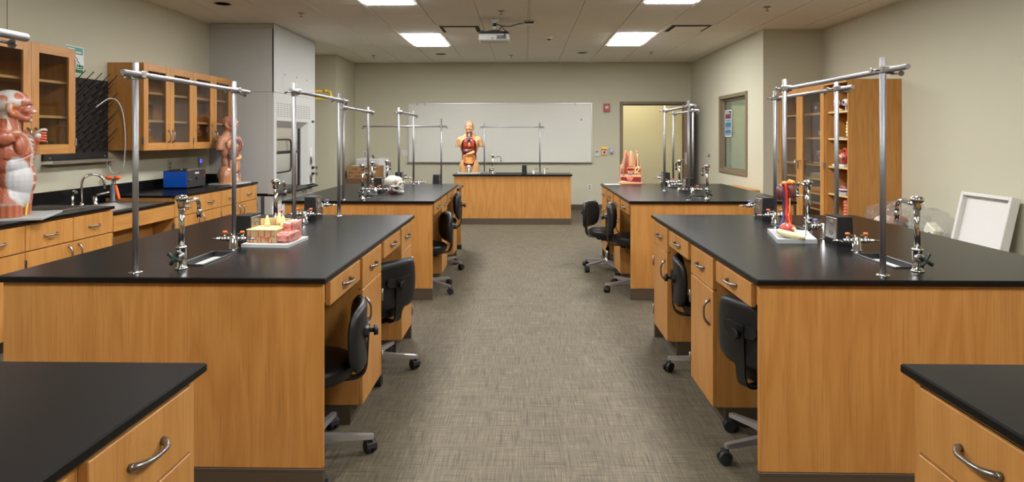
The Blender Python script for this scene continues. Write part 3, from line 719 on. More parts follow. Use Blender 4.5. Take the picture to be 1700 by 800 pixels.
# ------------------------------------------------------------------ island benches
def island(cx, half, y0, y1, s, name, first, chairs=True, stations=(0, 1), units=(0, 1), rods=(0, 1), rodoff=(-.15, .145), zbar=1.685, rod2=.78):
    """s=+1: the aisle is on the +x side; first = dict of labels"""
    fx = cx + s * half                                     # aisle edge of the worktop
    Y0 = y0 + .165
    holes = [(cx - .062, cx + .062, Y0 + .06 + .98 * k, Y0 + .38 + .98 * k) for k in stations]
    t = thing('worktop', first['top'], 'worktop', (cx, (y0 + y1) / 2, TOP - TH), world=True)
    ob('slab', worktop_mesh(cx - half, cx + half, y0, y1, TOP, TH, holes), EPOXY, t)
    for h in holes: trough(t, h, TOP)
    zt = TOP - TH
    # end panels with cove base
    for k, (ya, yb, lb) in enumerate(((y0 + .025, y0 + .047, 'near'), (y1 - .047, y1 - .025, 'far'))):
        e = thing('end_panel', first['panel_' + lb], 'panel', (cx, ya, 0), world=True)
        ob('board', MB().box(cx - half + .018, cx + half - .018, ya, yb, .10, zt, .002), WOOD, e)
        cv = MB().box(cx - half + .016, cx + half - .016, ya - .006, yb + .004, 0, .098, .002)
        cv.box(cx - half + .015, cx + half - .015, ya - .008, ya - .004, .088, .102, .002)
        ob('cove_base', cv, COVE, e)
    # core behind the knee spaces
    core = thing('service_core', first['core'], 'panel', (cx, (y0 + y1) / 2, 0), world=True)
    bx = fx - s * .56
    ob('back_board', MB().box(bx, bx - s * .018, y0 + .05, y1 - .05, .10, zt - .001), WOOD, core)
    ob('far_side_board', MB().box(cx - s * (half - .03), cx - s * (half - .05), y0 + .05, y1 - .05, .10, zt - .001), WOOD, core)
    ob('cove_base', MB().box(bx + s * .004, bx - s * .02, y0 + .05, y1 - .05, 0, .10, .002), COVE, core)
    # units: 0 = apron drawer, cabinet ; 1 = apron drawer, cabinet
    for k in units:
        oy = y0 + .047 + .96 * k
        a0, a1 = oy + .002, oy + .553
        ap = thing('apron_drawer', first['apron'][k], 'drawer', (fx, (a0 + a1) / 2, zt - .11), world=True)
        ob('apron_rail', MB().box(fx - s * .034, fx - s * .052, a0, a1, zt - .10, zt - .0005).box(fx - s * .052, fx - s * .50, a0 + .04, a0 + .055, zt - .09, zt - .003).box(fx - s * .052, fx - s * .50, a1 - .055, a1 - .04, zt - .09, zt - .003), WOODY, ap)
        d = ob('drawer_front', MB().box(fx - s * .012, fx - s * .033, a0 + .052, a1 - .045, zt - .112, zt - .014, .002), WOOD, ap)
        ob('handle', handle((fx - s * .012, (a0 + a1) / 2, zt - .062), (0, 1, 0), (s, 0, 0)), NICKEL, d)
        c0, c1 = oy + .556, oy + .952
        if k == 1: c1 = y1 - .049
        cb = thing('base_cabinet', first['cab'][k], 'cabinet', (fx - s * .3, (c0 + c1) / 2, 0), world=True)
        ob('carcass', MB().box(fx - s * .034, fx - s * .545, c0, c1, .10, zt - .0005, .001), WOOD, cb)
        ob('cove_base', MB().box(fx - s * .075, fx - s * .54, c0 + .004, c1 - .004, 0, .0995, .002), COVE, cb)
        d = ob('drawer_front', MB().box(fx - s * .012, fx - s * .0335, c0 + .002, c1 - .002, .676, zt - .014, .002), WOOD, cb)
        ob('handle', handle((fx - s * .012, (c0 + c1) / 2, .757), (0, 1, 0), (s, 0, 0)), NICKEL, d)
        d = ob('door', MB().box(fx - s * .012, fx - s * .0335, c0 + .002, c1 - .002, .102, .670, .002), WOOD, cb)
        ob('handle', handle((fx - s * .012, c0 + .05, .555), (0, 0, 1), (s, 0, 0), .125), NICKEL, d)
        for zz in (.545, .20): ob('hinge', MB().box(fx - s * .006, fx - s * .034, c1 - .004, c1 + .008, zz - .032, zz + .032, .001).cyl((fx - s * .008, c1 + .002, zz - .034), (fx - s * .008, c1 + .002, zz + .034), .0055, n=8), HINGE, cb)
    for k in stations:
        q = Y0 + .98 * k
        f = thing('lab_faucet', first['faucet'][k], 'faucet', (cx, q, TOP), group='gooseneck faucets on the islands'); faucet_parts(f)
        f = thing('gas_turret', first['gas'][k], 'gas valve', (cx, q + .465, TOP), group='two-way gas turrets with orange caps'); turret_parts(f, True, s, ORANGE)
        f = thing('power_pedestal', first['power'][k], 'outlet box', (cx, q + .635, TOP), group='black bench-top outlet pedestals'); pedestal_parts(f)
        f = thing('air_turret', first['air'][k], 'air valve', (cx + s * .0, q + .80, TOP), group='single air valves with violet caps'); turret_parts(f, False, s, PURPLE)
    for k in rods:
        ya, yb = ((Y0 - .075, Y0 + rod2) if k == 0 else (Y0 + .885, Y0 + 1.725))
        rod_frame(cx + rodoff[k], ya, yb, TOP, zbar, zbar + .05, first['rod'][k])
def labels(where, far):
    w = where
    return dict(top=f'black epoxy worktop of the {w}', panel_near=f'oak end panel closing the near end of the {w}', panel_far=f'oak end panel closing the far end of the {w}',
        core=f'oak back boards behind the knee spaces of the {w}',
        apron=[f'shallow oak drawer over the nearer knee space of the {w}', f'shallow oak drawer over the farther knee space of the {w}'],
        cab=[f'oak base cabinet between the two knee spaces of the {w}', f'oak base cabinet at the far end of the {w}'],
        faucet=[f'chrome gooseneck faucet at the near end of the {w}', f'chrome gooseneck faucet in the middle of the {w}'],
        gas=[f'chrome gas turret with orange caps beside the nearer sink of the {w}', f'chrome gas turret with orange caps beside the farther sink of the {w}'],
        power=[f'black outlet pedestal in the middle of the {w}', f'black outlet pedestal toward the far end of the {w}'],
        air=[f'chrome air valve with violet cap at mid-length of the {w}', f'chrome air valve with violet cap at the far end of the {w}'],
        rod=[f'aluminium rod frame over the near half of the {w}', f'aluminium rod frame over the far half of the {w}'])
island(-1.46, .67, 2.40, 4.36, 1, 'l1', labels('left front island', 0))
island(-1.46, .67, 5.30, 7.25, 1, 'l2', labels('left rear island', 0))
island(1.636, .724, 2.41, 4.42, -1, 'r1', labels('right front island', 0), rodoff=(-.185, .115), zbar=1.70, rod2=.86)
island(1.636, .724, 5.335, 7.345, -1, 'r2', labels('right rear island', 0), rodoff=(-.185, .115), zbar=1.70, rod2=.86)
island(-1.46, .67, -.46, 1.50, 1, 'l0', labels('left foreground bench', 0), stations=(), units=(0, 1), rods=(1,))
island(1.655, .724, -.48, 1.53, -1, 'r0', labels('right foreground bench', 0), stations=(), units=(0, 1), rods=())

# lowered accessible section behind the left rear island
LZ = .808
t = thing('worktop', 'lowered black worktop section behind the left rear island', 'worktop', (-1.46, 7.55, LZ - TH), world=True)
ob('slab', worktop_mesh(-2.13, -.785, 7.262, 7.83, LZ, TH), EPOXY, t)
t = thing('low_desk_base', 'oak panel and leg under the lowered worktop behind the left rear island', 'desk', (-1.46, 7.55, 0), world=True)
ob('leg_panel', MB().box(-.81, -.87, 7.74, 7.80, .05, LZ - TH - .0005, .002), WOOD, t)
ob('leveling_foot', MB().box(-.805, -.875, 7.735, 7.805, 0, .055, .004), BLACKP, t)
ob('apron_rail', MB().box(-.83, -.85, 7.27, 7.74, LZ - TH - .12, LZ - TH - .0005, .002), WOODY, t)
ob('far_leg', MB().box(-2.05, -2.11, 7.74, 7.80, 0, LZ - TH - .0005, .002), WOOD, t)
ob('rear_rail', MB().box(-2.05, -.87, 7.76, 7.78, LZ - TH - .12, LZ - TH - .0005, .002), WOODX, t)
rod_frame(7.62, -1.97, -1.045, LZ, 1.56, 1.655, 'aluminium rod frame running crosswise on the lowered worktop', over=.07, axis='x', r=.011)
f = thing('lab_faucet', 'chrome gooseneck faucet on the lowered worktop behind the left rear island', 'faucet', (-1.90, 7.55, LZ)); faucet_parts(f)
f = thing('power_pedestal', 'black outlet pedestal on the lowered worktop behind the left rear island', 'outlet box', (-1.10, 7.60, LZ)); pedestal_parts(f)
f = thing('gas_turret', 'chrome gas turret on the lowered worktop behind the left rear island', 'gas valve', (-1.33, 7.60, LZ)); turret_parts(f, True, 1, ORANGE)

# ------------------------------------------------------------------ demonstration desk
DT = .815; dx0, dx1, dy0, dy1 = -1.173, .775, 9.90, 10.46
t = thing('demonstration_desk', 'long oak demonstration desk in front of the whiteboard', 'desk', ((dx0 + dx1) / 2, 10.2, 0), world=True)
ob('front_panel', MB().box(dx0 + .025, dx1 - .022, dy0 + .03, dy0 + .05, .10, DT - TH - .0005, .002), WOOD, t)
ob('side_panel', MB().box(dx0 + .025, dx0 + .045, dy0 + .05, dy1 - .02, .10, DT - TH - .0005, .002), WOOD, t)
ob('side_panel', MB().box(dx1 - .042, dx1 - .022, dy0 + .05, dy1 - .02, .10, DT - TH - .0005, .002), WOOD, t)
ob('cove_base', MB().box(dx0 + .02, dx1 - .018, dy0 + .024, dy1 - .02, 0, .0995, .002), COVE, t)
t = thing('worktop', 'black epoxy worktop of the demonstration desk', 'worktop', ((dx0 + dx1) / 2, 10.2, DT - TH), world=True)
hs = [(-.50, -.02, 10.12, 10.36)]
ob('slab', worktop_mesh(dx0, dx1, dy0, dy1, DT, TH, hs), EPOXY, t)
trough(t, hs[0], DT)
rod_frame(10.2, -.675, .255, DT, 1.595, 1.665, 'aluminium rod frame on the demonstration desk', over=.07, axis='x', r=.011)
f = thing('lab_faucet', 'chrome gooseneck faucet on the demonstration desk', 'faucet', (-.535, 10.22, DT), -math.pi / 2); faucet_parts(f)
f = thing('power_pedestal', 'black outlet pedestal on the demonstration desk', 'outlet box', (-.005, 10.2 - .2, DT)); pedestal_parts(f)
for k, (x, lb) in enumerate(((.145, 'left'), (.325, 'right'))):
    f = thing('gas_turret', ['chrome lever gas valve next to the outlet box on the demonstration desk', 'chrome lever gas valve at the right of the rods on the demonstration desk'][k], 'gas valve', (x, 10.1, DT))
    ob('post', MB().lathe([(.024, 0), (.024, .004), (.019, .007), (.0185, .06), (.0, .063)], n=18), NICKEL, f)
    ob('lever', MB().cyl((0, 0, .06), (0, 0, .082), .010, n=12).box(-.008, .075, -.009, .009, .08, .09, .003), CHROME, f)
# ------------------------------------------------------------------ task chairs
def chair(x, y, phi, hs, star, zb, label):
    """backrest stands toward angle phi; star = angle of the first base leg"""
    t = thing('task_chair', label, 'chair', (x, y, 0), 0, 'black vinyl task chairs')
    R = Matrix.Rotation(phi, 4, 'Z'); RS = Matrix.Rotation(star, 4, 'Z')
    r = .205
    prof = [(0, hs - .078), (r * .80, hs - .078), (r * .93, hs - .070), (r * .99, hs - .045), (r, hs - .028), (r * .975, hs - .012), (r * .90, hs - .003), (r * .7, hs + .002), (0, hs + .004)]
    st = ob('seat', MB().lathe(prof, n=36), BLACKV, t)
    ob('welt', MB().lathe([(r * 1.0 + .003 * math.cos(a), hs - .020 + .004 * math.sin(a)) for a in [k * math.pi / 4 for k in range(9)]], n=36), BLACKV, st)
    ob('seat_plate', MB().box(-.10, .10, -.09, .09, hs - .10, hs - .078, .006, M=R).box(-.05, .06, -.045, .045, hs - .125, hs - .1, .006, M=R), BLACKM, t)
    kn = MB().cyl((.02, -.09, hs - .105), (.02, -.15, hs - .112), .006, n=8, M=R).ball((.02, -.165, hs - .114), (.012, .024, .010), 10, 8, M=R)
    ob('height_lever', kn, BLACKP, t)
    ob('tension_knob', MB().lathe([(.006, hs - .125), (.022, hs - .128), (.024, hs - .142), (.0, hs - .144)], c=(.0, 0, 0), n=16, M=R @ Matrix.Translation((.10, 0, .02))), BLACKP, t)
    # zb: height of the centre of the backrest
    jb = [(.05, 0, hs - .098), (.16, 0, hs - .098), (.21, 0, hs - .094), (.238, 0, hs - .075), (.25, 0, hs - .045), (.254, 0, hs - .005), (.262, 0, zb + .04)]
    ob('back_bar', MB().strap(smooth_path(jb, 4), (0, 1, 0), .048, .009, M=R), BLACKM, t)
    # pad: rounded, curved around the sitter
    pad = MB(); nu, nv = 21, 15; V = []
    def surf(u, v, side):
        w = .19 * (1 - .05 * abs(v)); hgt = .145
        q = (abs(u) ** 4.5 + abs(v) ** 4.5)
        th = .024 * max(0.0, 1 - q ** 1.6) ** .5
        yy, zz = u * w, v * hgt
        xx = .226 - .042 * u * u + .012 * v * v + side * th
        return R @ Vector((xx, yy, zb + zz))
    def sq(a, b):                                                 # map square to rounded square
        m = (abs(a) ** 4.5 + abs(b) ** 4.5) ** (1 / 4.5) or 1; k = max(abs(a), abs(b)) / m if m > 1e-6 else 1
        return a * k, b * k
    for side in (1, -1):
        V = []
        for j in range(nv):
            for i in range(nu):
                a, b = sq(-1 + 2 * i / (nu - 1), -1 + 2 * j / (nv - 1)); V.append(surf(a, b, side))
        F = [(j * nu + i, j * nu + i + 1, (j + 1) * nu + i + 1, (j + 1) * nu + i) for j in range(nv - 1) for i in range(nu - 1)]
        pad.add(V, F, 0, True)
    bk = ob('backrest', pad, BLACKV, t)
    br = MB()
    pl = [( .09, .02), (.085, .045), (.055, .05), (0, .036), (-.055, .05), (-.085, .045), (-.09, .02), (-.075, .0), (-.03, -.005), (0, -.008), (.03, -.005), (.075, .0)]
    br.prism([(p, q + zb - .005) for p, q in pl], 'x', .243, .262, M=R)
    ob('back_bracket', br, BLACKP, bk)
    ob('clamp_knob', MB().cyl((.26, 0, zb + .005), (.285, 0, zb + .005), .010, n=10, M=R).cyl((.283, 0, zb + .005), (.303, 0, zb + .005), .024, .022, 12, M=R), BLACKP, t)
    ob('gas_column', MB().cyl((0, 0, .10), (0, 0, hs - .2), .025, n=18, mi=0).cyl((0, 0, hs - .2), (0, 0, hs - .1), .014, n=14, mi=0), CHROME, t)
    ob('hub', MB().lathe([(.0, .062), (.036, .064), (.04, .09), (.034, .12), (.026, .125)], n=20), CHROME, t)
    for k in range(5):
        a = star + k * 2 * math.pi / 5; M = Matrix.Rotation(a, 4, 'Z')
        lg = MB(); V = []
        for (xx, w, z0, z1) in ((.03, .022, .072, .112), (.16, .017, .074, .098), (.272, .0145, .070, .089), (.283, .011, .070, .086)):
            V += [(xx, -w, z0), (xx, w, z0), (xx, w * .75, z1), (xx, -w * .75, z1)]
        lg.add(V, [(j * 4 + i, j * 4 + (i + 1) % 4, j * 4 + 4 + (i + 1) % 4, j * 4 + 4 + i) for j in range(3) for i in range(4)] + [(3, 2, 1, 0), (12, 13, 14, 15)], 0, False, M)
        L_ = ob('base_leg', lg, CHROMEB, t)
        ca = random.uniform(0, 6.28); C_ = M @ Matrix.Translation((.272, 0, 0)) @ Matrix.Rotation(ca, 4, 'Z') @ Matrix.Translation((.014, 0, 0))
        cm = MB()
        for sd in (-1, 1): cm.cyl((0, sd * .005, .0285), (0, sd * .023, .0285), .0283, .026, 18, M=C_)
        cm.box(-.016, .02, -.0045, .0045, .026, .06, .003, M=C_).cyl((-.014, 0, .05), (-.014, 0, .072), .007, n=8, M=C_)
        cm.prism([(-.03, .03), (-.026, .048), (-.008, .06), (.012, .058), (.02, .05), (.0, .045)], 'y', -.024, .024, M=C_)
        ob('caster', cm, RUBBER, L_)
    return t
R_ = math.radians
chair(-.958, 2.68, R_(14), .445, R_(12), .55, 'black task chair pulled up at the near knee space of the left front island')
chair(-.94, 3.72, R_(-38), .43, R_(3), .56, 'black task chair turned back to the aisle, far knee space of the left front island')
chair(-.925, 5.64, R_(22), .44, R_(-28), .575, 'black task chair at the near knee space of the left rear island')
chair(-.945, 6.62, R_(10), .54, R_(-20), .675, 'higher black task chair at the far knee space of the left rear island')
chair(1.15, 2.75, R_(208), .445, R_(194), .585, 'black task chair at the near knee space of the right front island')
chair(1.155, 3.70, R_(168), .445, R_(172), .56, 'black task chair at the far knee space of the right front island')
chair(1.015, 5.66, R_(166), .52, R_(193), .67, 'black task chair at the near knee space of the right rear island')
chair(.89, 6.57, R_(148), .44, R_(140), .59, 'black task chair standing out in the aisle beside the right rear island, farther one')

# ------------------------------------------------------------------ left wall bench
CX = -3.36; CT = .862; LO = .806
def slabthing(label, x0, x1, y0, y1, z, holes=()):
    t = thing('worktop', label, 'worktop', ((x0 + x1) / 2, (y0 + y1) / 2, z - TH), world=True)
    ob('slab', worktop_mesh(x0, x1, y0, y1, z, TH, holes), EPOXY, t); return t
t = slabthing('black wall worktop under the muscle torso', XL + .021, CX, 2.1, 4.93, CT)
ob('backsplash', MB().box(XL + .001, XL + .020, 2.1, 4.93, CT - TH, CT + .10, .002), EPOXY, t)
SH = (-3.90, -3.45, 5.02, 5.72)
t = slabthing('lower black worktop around the stainless sink', XL + .021, CX - .004, 4.932, 5.80, LO, [SH])
ob('backsplash', MB().box(XL + .001, XL + .020, 4.932, 5.80, LO - TH, LO + .155, .002), EPOXY, t)
t = slabthing('black wall worktop under the blue water bath', XL + .021, CX, 5.802, 7.62, CT)
ob('backsplash', MB().box(XL + .001, XL + .020, 5.802, 7.62, CT - TH, CT + .10, .002), EPOXY, t)
ob('end_splash', MB().box(XL + .021, XL + .25, 7.60, 7.62, CT, CT + .10, .002), EPOXY, t)
def basecab(y0, y1, label, hinge_near=True, hside=1):
    cb = thing('base_cabinet', label, 'cabinet', (CX - .3, (y0 + y1) / 2, 0), world=True)
    fx = CX - .012; zt = CT - TH
    ob('carcass', MB().box(XL + .02, fx - .022, y0, y1, .10, zt - .0005, .001), WOOD, cb)
    ob('cove_base', MB().box(XL + .02, fx - .07, y0, y1, 0, .0995, .002), COVE, cb)
    d = ob('drawer_front', MB().box(fx - .0215, fx, y0 + .002, y1 - .002, .652, zt - .012, .002), WOOD, cb)
    ob('handle', handle((fx, (y0 + y1) / 2, .735), (0, 1, 0), (1, 0, 0)), NICKEL, d)
    d = ob('door', MB().box(fx - .0215, fx, y0 + .002, y1 - .002, .102, .645, .002), WOOD, cb)
    yh = y1 - .05 if hside > 0 else y0 + .05; ye = y0 if hside > 0 else y1
    ob('handle', handle((fx, yh, .56), (0, 0, 1), (1, 0, 0), .125), NICKEL, d)
    for zz in (.565, .22): ob('hinge', MB().box(fx - .02, fx + .006, ye - .007, ye + .007, zz - .03, zz + .03, .001), HINGE, cb)
basecab(3.17, 3.608, 'oak base cabinet on the left wall, cut by the left picture edge', hside=1)
basecab(3.61, 4.048, 'oak base cabinet under the muscle torso, at the left picture edge', hside=-1)
basecab(4.05, 4.488, 'oak base cabinet under the muscle torso, second from the sink', hside=1)
basecab(4.49, 4.928, 'oak base cabinet just left of the stainless sink', hside=-1)
basecab(5.802, 6.254, 'oak base cabinet just right of the stainless sink', hside=1)
basecab(6.256, 6.706, 'oak base cabinet under the blue water bath', hside=-1)
basecab(6.708, 7.16, 'oak base cabinet left of the last one before the fume hood', hside=1)
basecab(7.162, 7.615, 'oak base cabinet nearest the fume hood on the left wall', hside=-1)
t = thing('sink_apron', 'oak apron and recessed panel under the stainless sink', 'panel', (CX - .3, 5.36, 0), world=True)
ob('apron_rail', MB().box(CX - .012, CX - .035, 4.935, 5.798, LO - TH - .135, LO - TH - .0005, .002), WOODY, t)
ob('recessed_panel', MB().box(CX - .22, CX - .24, 4.935, 5.798, .42, .628, .002), WOODY, t)
ob('lower_panel', MB().box(CX - .20, CX - .22, 4.935, 5.798, .10, .41, .002), WOODY, t)
ob('cove_base', MB().box(CX - .19, CX - .24, 4.935, 5.798, 0, .0995, .002), COVE, t)
# stainless drop-in sink
t = thing('stainless_sink', 'stainless drop-in sink in the lower worktop on the left wall', 'sink', ((SH[0] + SH[1]) / 2, 5.37, LO), world=True)
a, b, c, d_ = SH; rim = .028; dp = .17
rm = MB().box(a - rim, a + .004, c - rim, d_ + rim, LO, LO + .005, .002).box(b - .004, b + rim, c - rim, d_ + rim, LO, LO + .005, .002).box(a + .004, b - .004, c - rim, c + .004, LO, LO + .005, .002).box(a + .004, b - .004, d_ - .004, d_ + rim, LO, LO + .005, .002)
ob('rim', rm, STEEL, t)
bs = MB(); e = .03
bs.quad((a + .001, c + .001, LO + .004), (b - .001, c + .001, LO + .004), (b - e, c + e, LO - dp), (a + e, c + e, LO - dp)); bs.quad((b - .001, c + .001, LO + .004), (b - .001, d_ - .001, LO + .004), (b - e, d_ - e, LO - dp), (b - e, c + e, LO - dp))
bs.quad((b - .001, d_ - .001, LO + .004), (a + .001, d_ - .001, LO + .004), (a + e, d_ - e, LO - dp), (b - e, d_ - e, LO - dp)); bs.quad((a + .001, d_ - .001, LO + .004), (a + .001, c + .001, LO + .004), (a + e, c + e, LO - dp), (a + e, d_ - e, LO - dp))
bs.quad((a + e, c + e, LO - dp), (b - e, c + e, LO - dp), (b - e, d_ - e, LO - dp), (a + e, d_ - e, LO - dp))
ob('bowl', bs, STEEL, t); ob('drain', MB().lathe([(0, .004), (.03, .003), (.045, .001)], c=((a + b) / 2, (c + d_) / 2, LO - dp), n=20), CHROME, t)
ob('overflow_bracket', MB().box(b - .10, b - .03, c + .002, c + .02, LO - .05, LO + .004, .004), STEEL, t)
# steel drainboard mat left of the sink
t = thing('drain_tray', 'flat stainless draining tray on the worktop left of the sink', 'tray', (-3.78, 4.72, CT), world=True)
ob('tray', MB().box(-3.98, -3.52, 4.52, 4.92, CT, CT + .006, .002), STEEL, t)
for k in range(7): ob('rib', MB().box(-3.95, -3.55, 4.56 + .05 * k, 4.575 + .05 * k, CT + .006, CT + .010, .002), STEEL, t)
# gooseneck kitchen faucet with side spray and lever
t = thing('sink_faucet', 'chrome high-arc faucet with lever and side spray at the wall sink', 'faucet', (-3.955, 5.36, LO))
path = [(0, 0, .0), (0, 0, .20)] + [(.085 - .085 * math.cos(q), 0, .20 + .085 * math.sin(q)) for q in [k * math.pi / 10 for k in range(1, 11)]] + [(.172, 0, .15)]
Rf = Matrix.Rotation(R_(38), 4, 'Z')
ob('spout', MB().tube(path, .0105, 12, M=Rf).lathe([(.026, 0), (.026, .006), (.018, .02), (.013, .04)], n=18), CHROME, t)
ob('mixer_lever', MB().lathe([(.026, 0), (.026, .01), (.02, .02), (.02, .075), (.0, .082)], c=(.02, .14, 0), n=18).tube([(.02, .14, .075), (.06, .16, .098), (.12, .19, .112)], [.012, .010, .007], 10), CHROME, t)
ob('side_spray', MB().lathe([(.022, 0), (.022, .006), (.015, .02), (.012, .06), (.012, .12), (.0, .125)], c=(-.0, -.11, 0), n=16).tube([(0, -.11, .11), (.03, -.125, .145), (.055, -.135, .14)], [.014, .016, .013], 10), CHROME, t)
# eyewash
t = thing('eyewash_unit', 'grey deck-mounted eyewash with orange covers and drench lever', 'eyewash', (-3.95, 5.765, LO))
ob('post', MB().lathe([(.032, 0), (.032, .01), (.022, .02), (.020, .16), (.0, .165)], n=18), mat('eyewash_grey', (92, 96, 98), .4), t)
ob('valve', MB().cyl((0, 0, .155), (0, 0, .215), .012, n=12).tube([(0, 0, .19), (.035, -.02, .20), (.06, -.03, .17)], .008, 8).cyl((-.045, 0, .215), (.05, 0, .215), .011, n=10), CHROME, t)
for dx in (-.042, .045): ob('nozzle_cover', MB().lathe([(.016, .215), (.028, .226), (.03, .24), (.022, .248), (.0, .25)], c=(dx, 0, 0), n=16), ORANGE, t)
ob('drench_lever', MB().tube([(.05, -.03, .16), (.062, -.035, .12), (.085, -.04, .04), (.09, -.042, .02)], [.010, .014, .015, .009], 10), ORANGE, t)

# ------------------------------------------------------------------ wall cabinets with glazed doors
UX = -3.70
def wallcab(y0, y1, nd, z0, z1, label, hs):
    t = thing('wall_cabinet', label, 'cabinet', ((XL + UX) / 2, (y0 + y1) / 2, z0), world=True)
    th = .019; fx = UX - .022
    ob('side_panel', MB().box(XL + .0005, fx, y0, y0 + th, z0, z1, .001), WOOD, t); ob('side_panel', MB().box(XL + .0005, fx, y1 - th, y1, z0, z1, .001), WOOD, t)
    ob('top_panel', MB().box(XL + .0005, fx, y0 + th, y1 - th, z1 - th, z1), WOODY, t); ob('bottom_panel', MB().box(XL + .0005, fx, y0 + th, y1 - th, z0, z0 + th), WOODY, t)
    ob('back_panel', MB().box(XL + .0006, XL + .008, y0 + th, y1 - th, z0 + th, z1 - th), WOOD, t)
    ob('partition', MB().box(XL + .008, fx - .01, (y0 + y1) / 2 - .009, (y0 + y1) / 2 + .009, z0 + th, z1 - th), WOOD, t)
    for z in (z0 + .29, z0 + .57):
        for (a, b) in ((y0 + th, (y0 + y1) / 2 - .009), ((y0 + y1) / 2 + .009, y1 - th)):
            s_ = ob('shelf', MB().box(XL + .009, fx - .03, a + .002, b - .002, z - .01, z + .01), WOODY, t)
            ob('shelf_edge', MB().box(fx - .03, fx - .028, a + .002, b - .002, z - .01, z + .01), SHELFE, s_)
    dw = (y1 - y0) / nd
    for k in range(nd):
        a, b = y0 + dw * k + .0015, y0 + dw * (k + 1) - .0015; w = .072
        fr = MB().box(fx + .0005, UX, a, a + w, z0 - .004, z1 - .002, .002).box(fx + .0005, UX, b - w, b, z0 - .004, z1 - .002, .002)
        d = ob('door', fr, WOOD, t)
        ob('door_rail', MB().box(fx + .001, UX - .0005, a + w, b - w, z0 - .004, z0 + w, .001), WOODY, d); ob('door_rail', MB().box(fx + .001, UX - .0005, a + w, b - w, z1 - w - .002, z1 - .002, .001), WOODY, d)
        ob('glass_pane', MB().box(fx + .009, fx + .013, a + w, b - w, z0 + w, z1 - w - .002), GLASS, d)
        hn = hs[k]; yh = b - .035 if hn == 'L' else a + .035; ye = a if hn == 'L' else b
        ob('handle', handle((UX, yh, z0 + .135), (0, 0, 1), (1, 0, 0), .125), NICKEL, d)
        for zz in (z0 + .09, z1 - .11): ob('hinge', MB().box(fx + .004, UX + .005, ye - .008, ye + .008, zz - .032, zz + .032, .001), HINGE, d)
        if hn == 'L': ob('lock', MB().cyl((UX, b - .03, z0 + .26), (UX + .006, b - .03, z0 + .26), .010, n=14), STEEL, d)
    return t
wallcab(3.15, 4.95, 4, 1.297, 2.145, 'oak wall cabinet with glass doors behind the muscle torso', 'LRLR')
wallcab(5.848, 7.625, 4, 1.297, 2.153, 'oak wall cabinet with four glass doors above the blue water bath', 'LRLR')
# ------------------------------------------------------------------ drying rack
t = thing('drying_rack', 'black pegboard drying rack with slanted pegs above the wall sink', 'rack', (XL, 5.48, 1.22), world=True)
by0, by1, bz0, bz1 = 5.04, 5.838, 1.225, 1.967
ob('board', MB().box(XL + .0005, XL + .016, by0, by1, bz0, bz1, .002), mat('rack_black', (26, 24, 23), .4), t)
PEG = mat('peg_black', (30, 28, 27), .3)
pm = None; ring = None
cols = [5.785 - .107 * k for k in range(8)]
for r_ in range(8):
    for k, y in enumerate(cols):
        yy = y - (.052 if r_ % 2 else 0); z = bz1 - .075 - .085 * r_
        if pm is None:
            pm = ob('peg', MB().cyl((0, 0, 0), (.125, 0, .125), .0042, n=8).cyl((0, 0, 0), (.010, 0, .010), .011, n=10).ball((.125, 0, .125), .0046, 8, 6).mesh('peg'), PEG, t); pc = pm
        else: pc = inst(pm, t)
        pc.location = Vector((XL + .016, yy, z)) - Vector(t.location)
for (y, z) in ((5.79, 1.245), (5.11, 1.245), (5.79, 1.945), (5.11, 1.945)): ob('screw', MB().cyl((XL + .016, y, z), (XL + .019, y, z), .008, n=10), STEEL, t)
ob('drip_tray', MB().box(XL + .0005, XL + .10, by0, by1 + .004, 1.192, 1.197, .001).box(XL + .096, XL + .10, by0, by1 + .004, 1.197, 1.222, .001).box(XL + .0005, XL + .096, by1, by1 + .004, 1.197, 1.222, .001), STEEL, t)
ob('drain_fitting', MB().cyl((XL + .06, by1 - .05, 1.192), (XL + .06, by1 - .05, 1.15), .012, n=10), STEEL, t)
tb = [(XL + .12, 5.52, 1.70), (XL + .14, 5.60, 1.76), (XL + .15, 5.67, 1.79), (XL + .17, 5.74, 1.77), (XL + .19, 5.79, 1.66), (XL + .20, 5.81, 1.45), (XL + .19, 5.82, 1.25), (XL + .17, 5.82, 1.12), (XL + .12, 5.81, 1.075), (XL + .08, by1 - .045, 1.09), (XL + .06, by1 - .05, 1.155)]
ob('drain_hose', MB().tube(smooth_path(tb), .0065, 10), mat('clear_grey_hose', (176, 172, 166), .25), t)
# eyewash sign
sy0, sy1, sz0, sz1 = 5.305, 5.527, 2.0, 2.246
SG = [mat('sign_white', (218, 220, 216), .5), mat('sign_teal', (92, 152, 140), .5), mat('sign_green', (14, 110, 62), .5), mat('sign_black', (30, 40, 36), .5)]
t = thing('eyewash_sign', 'green and white eyewash safety sign on the left wall beside the drying rack', 'sign', (XL, (sy0 + sy1) / 2, sz0), world=True)
xw = XL
ob('plate', MB().box(xw + .0005, xw + .003, sy0, sy1, sz0, sz1), SG[0], t)
ob('header_band', MB().box(xw + .003, xw + .0036, sy0 + .008, sy1 - .010, sz1 - .072, sz1 - .008), SG[1], t)
ob('green_band', MB().box(xw + .003, xw + .0036, sy0 + .008, sy1 - .008, sz0 + .046, sz0 + .082).box(xw + .003, xw + .0036, sy0 + .008, sy1 - .008, sz0 + .008, sz0 + .040), SG[2], t)
def text_mesh(s_, size, mtx, name='lettering', ext=.0004):
    cu = bpy.data.curves.new(name, 'FONT'); cu.body = s_; cu.size = size; cu.extrude = ext; cu.resolution_u = 2
    o = bpy.data.objects.new(name, cu); COL.objects.link(o); bpy.context.view_layer.update()
    me = bpy.data.meshes.new_from_object(o.evaluated_get(bpy.context.evaluated_depsgraph_get())); bpy.data.objects.remove(o)
    me.transform(mtx); return me
ln = MB()
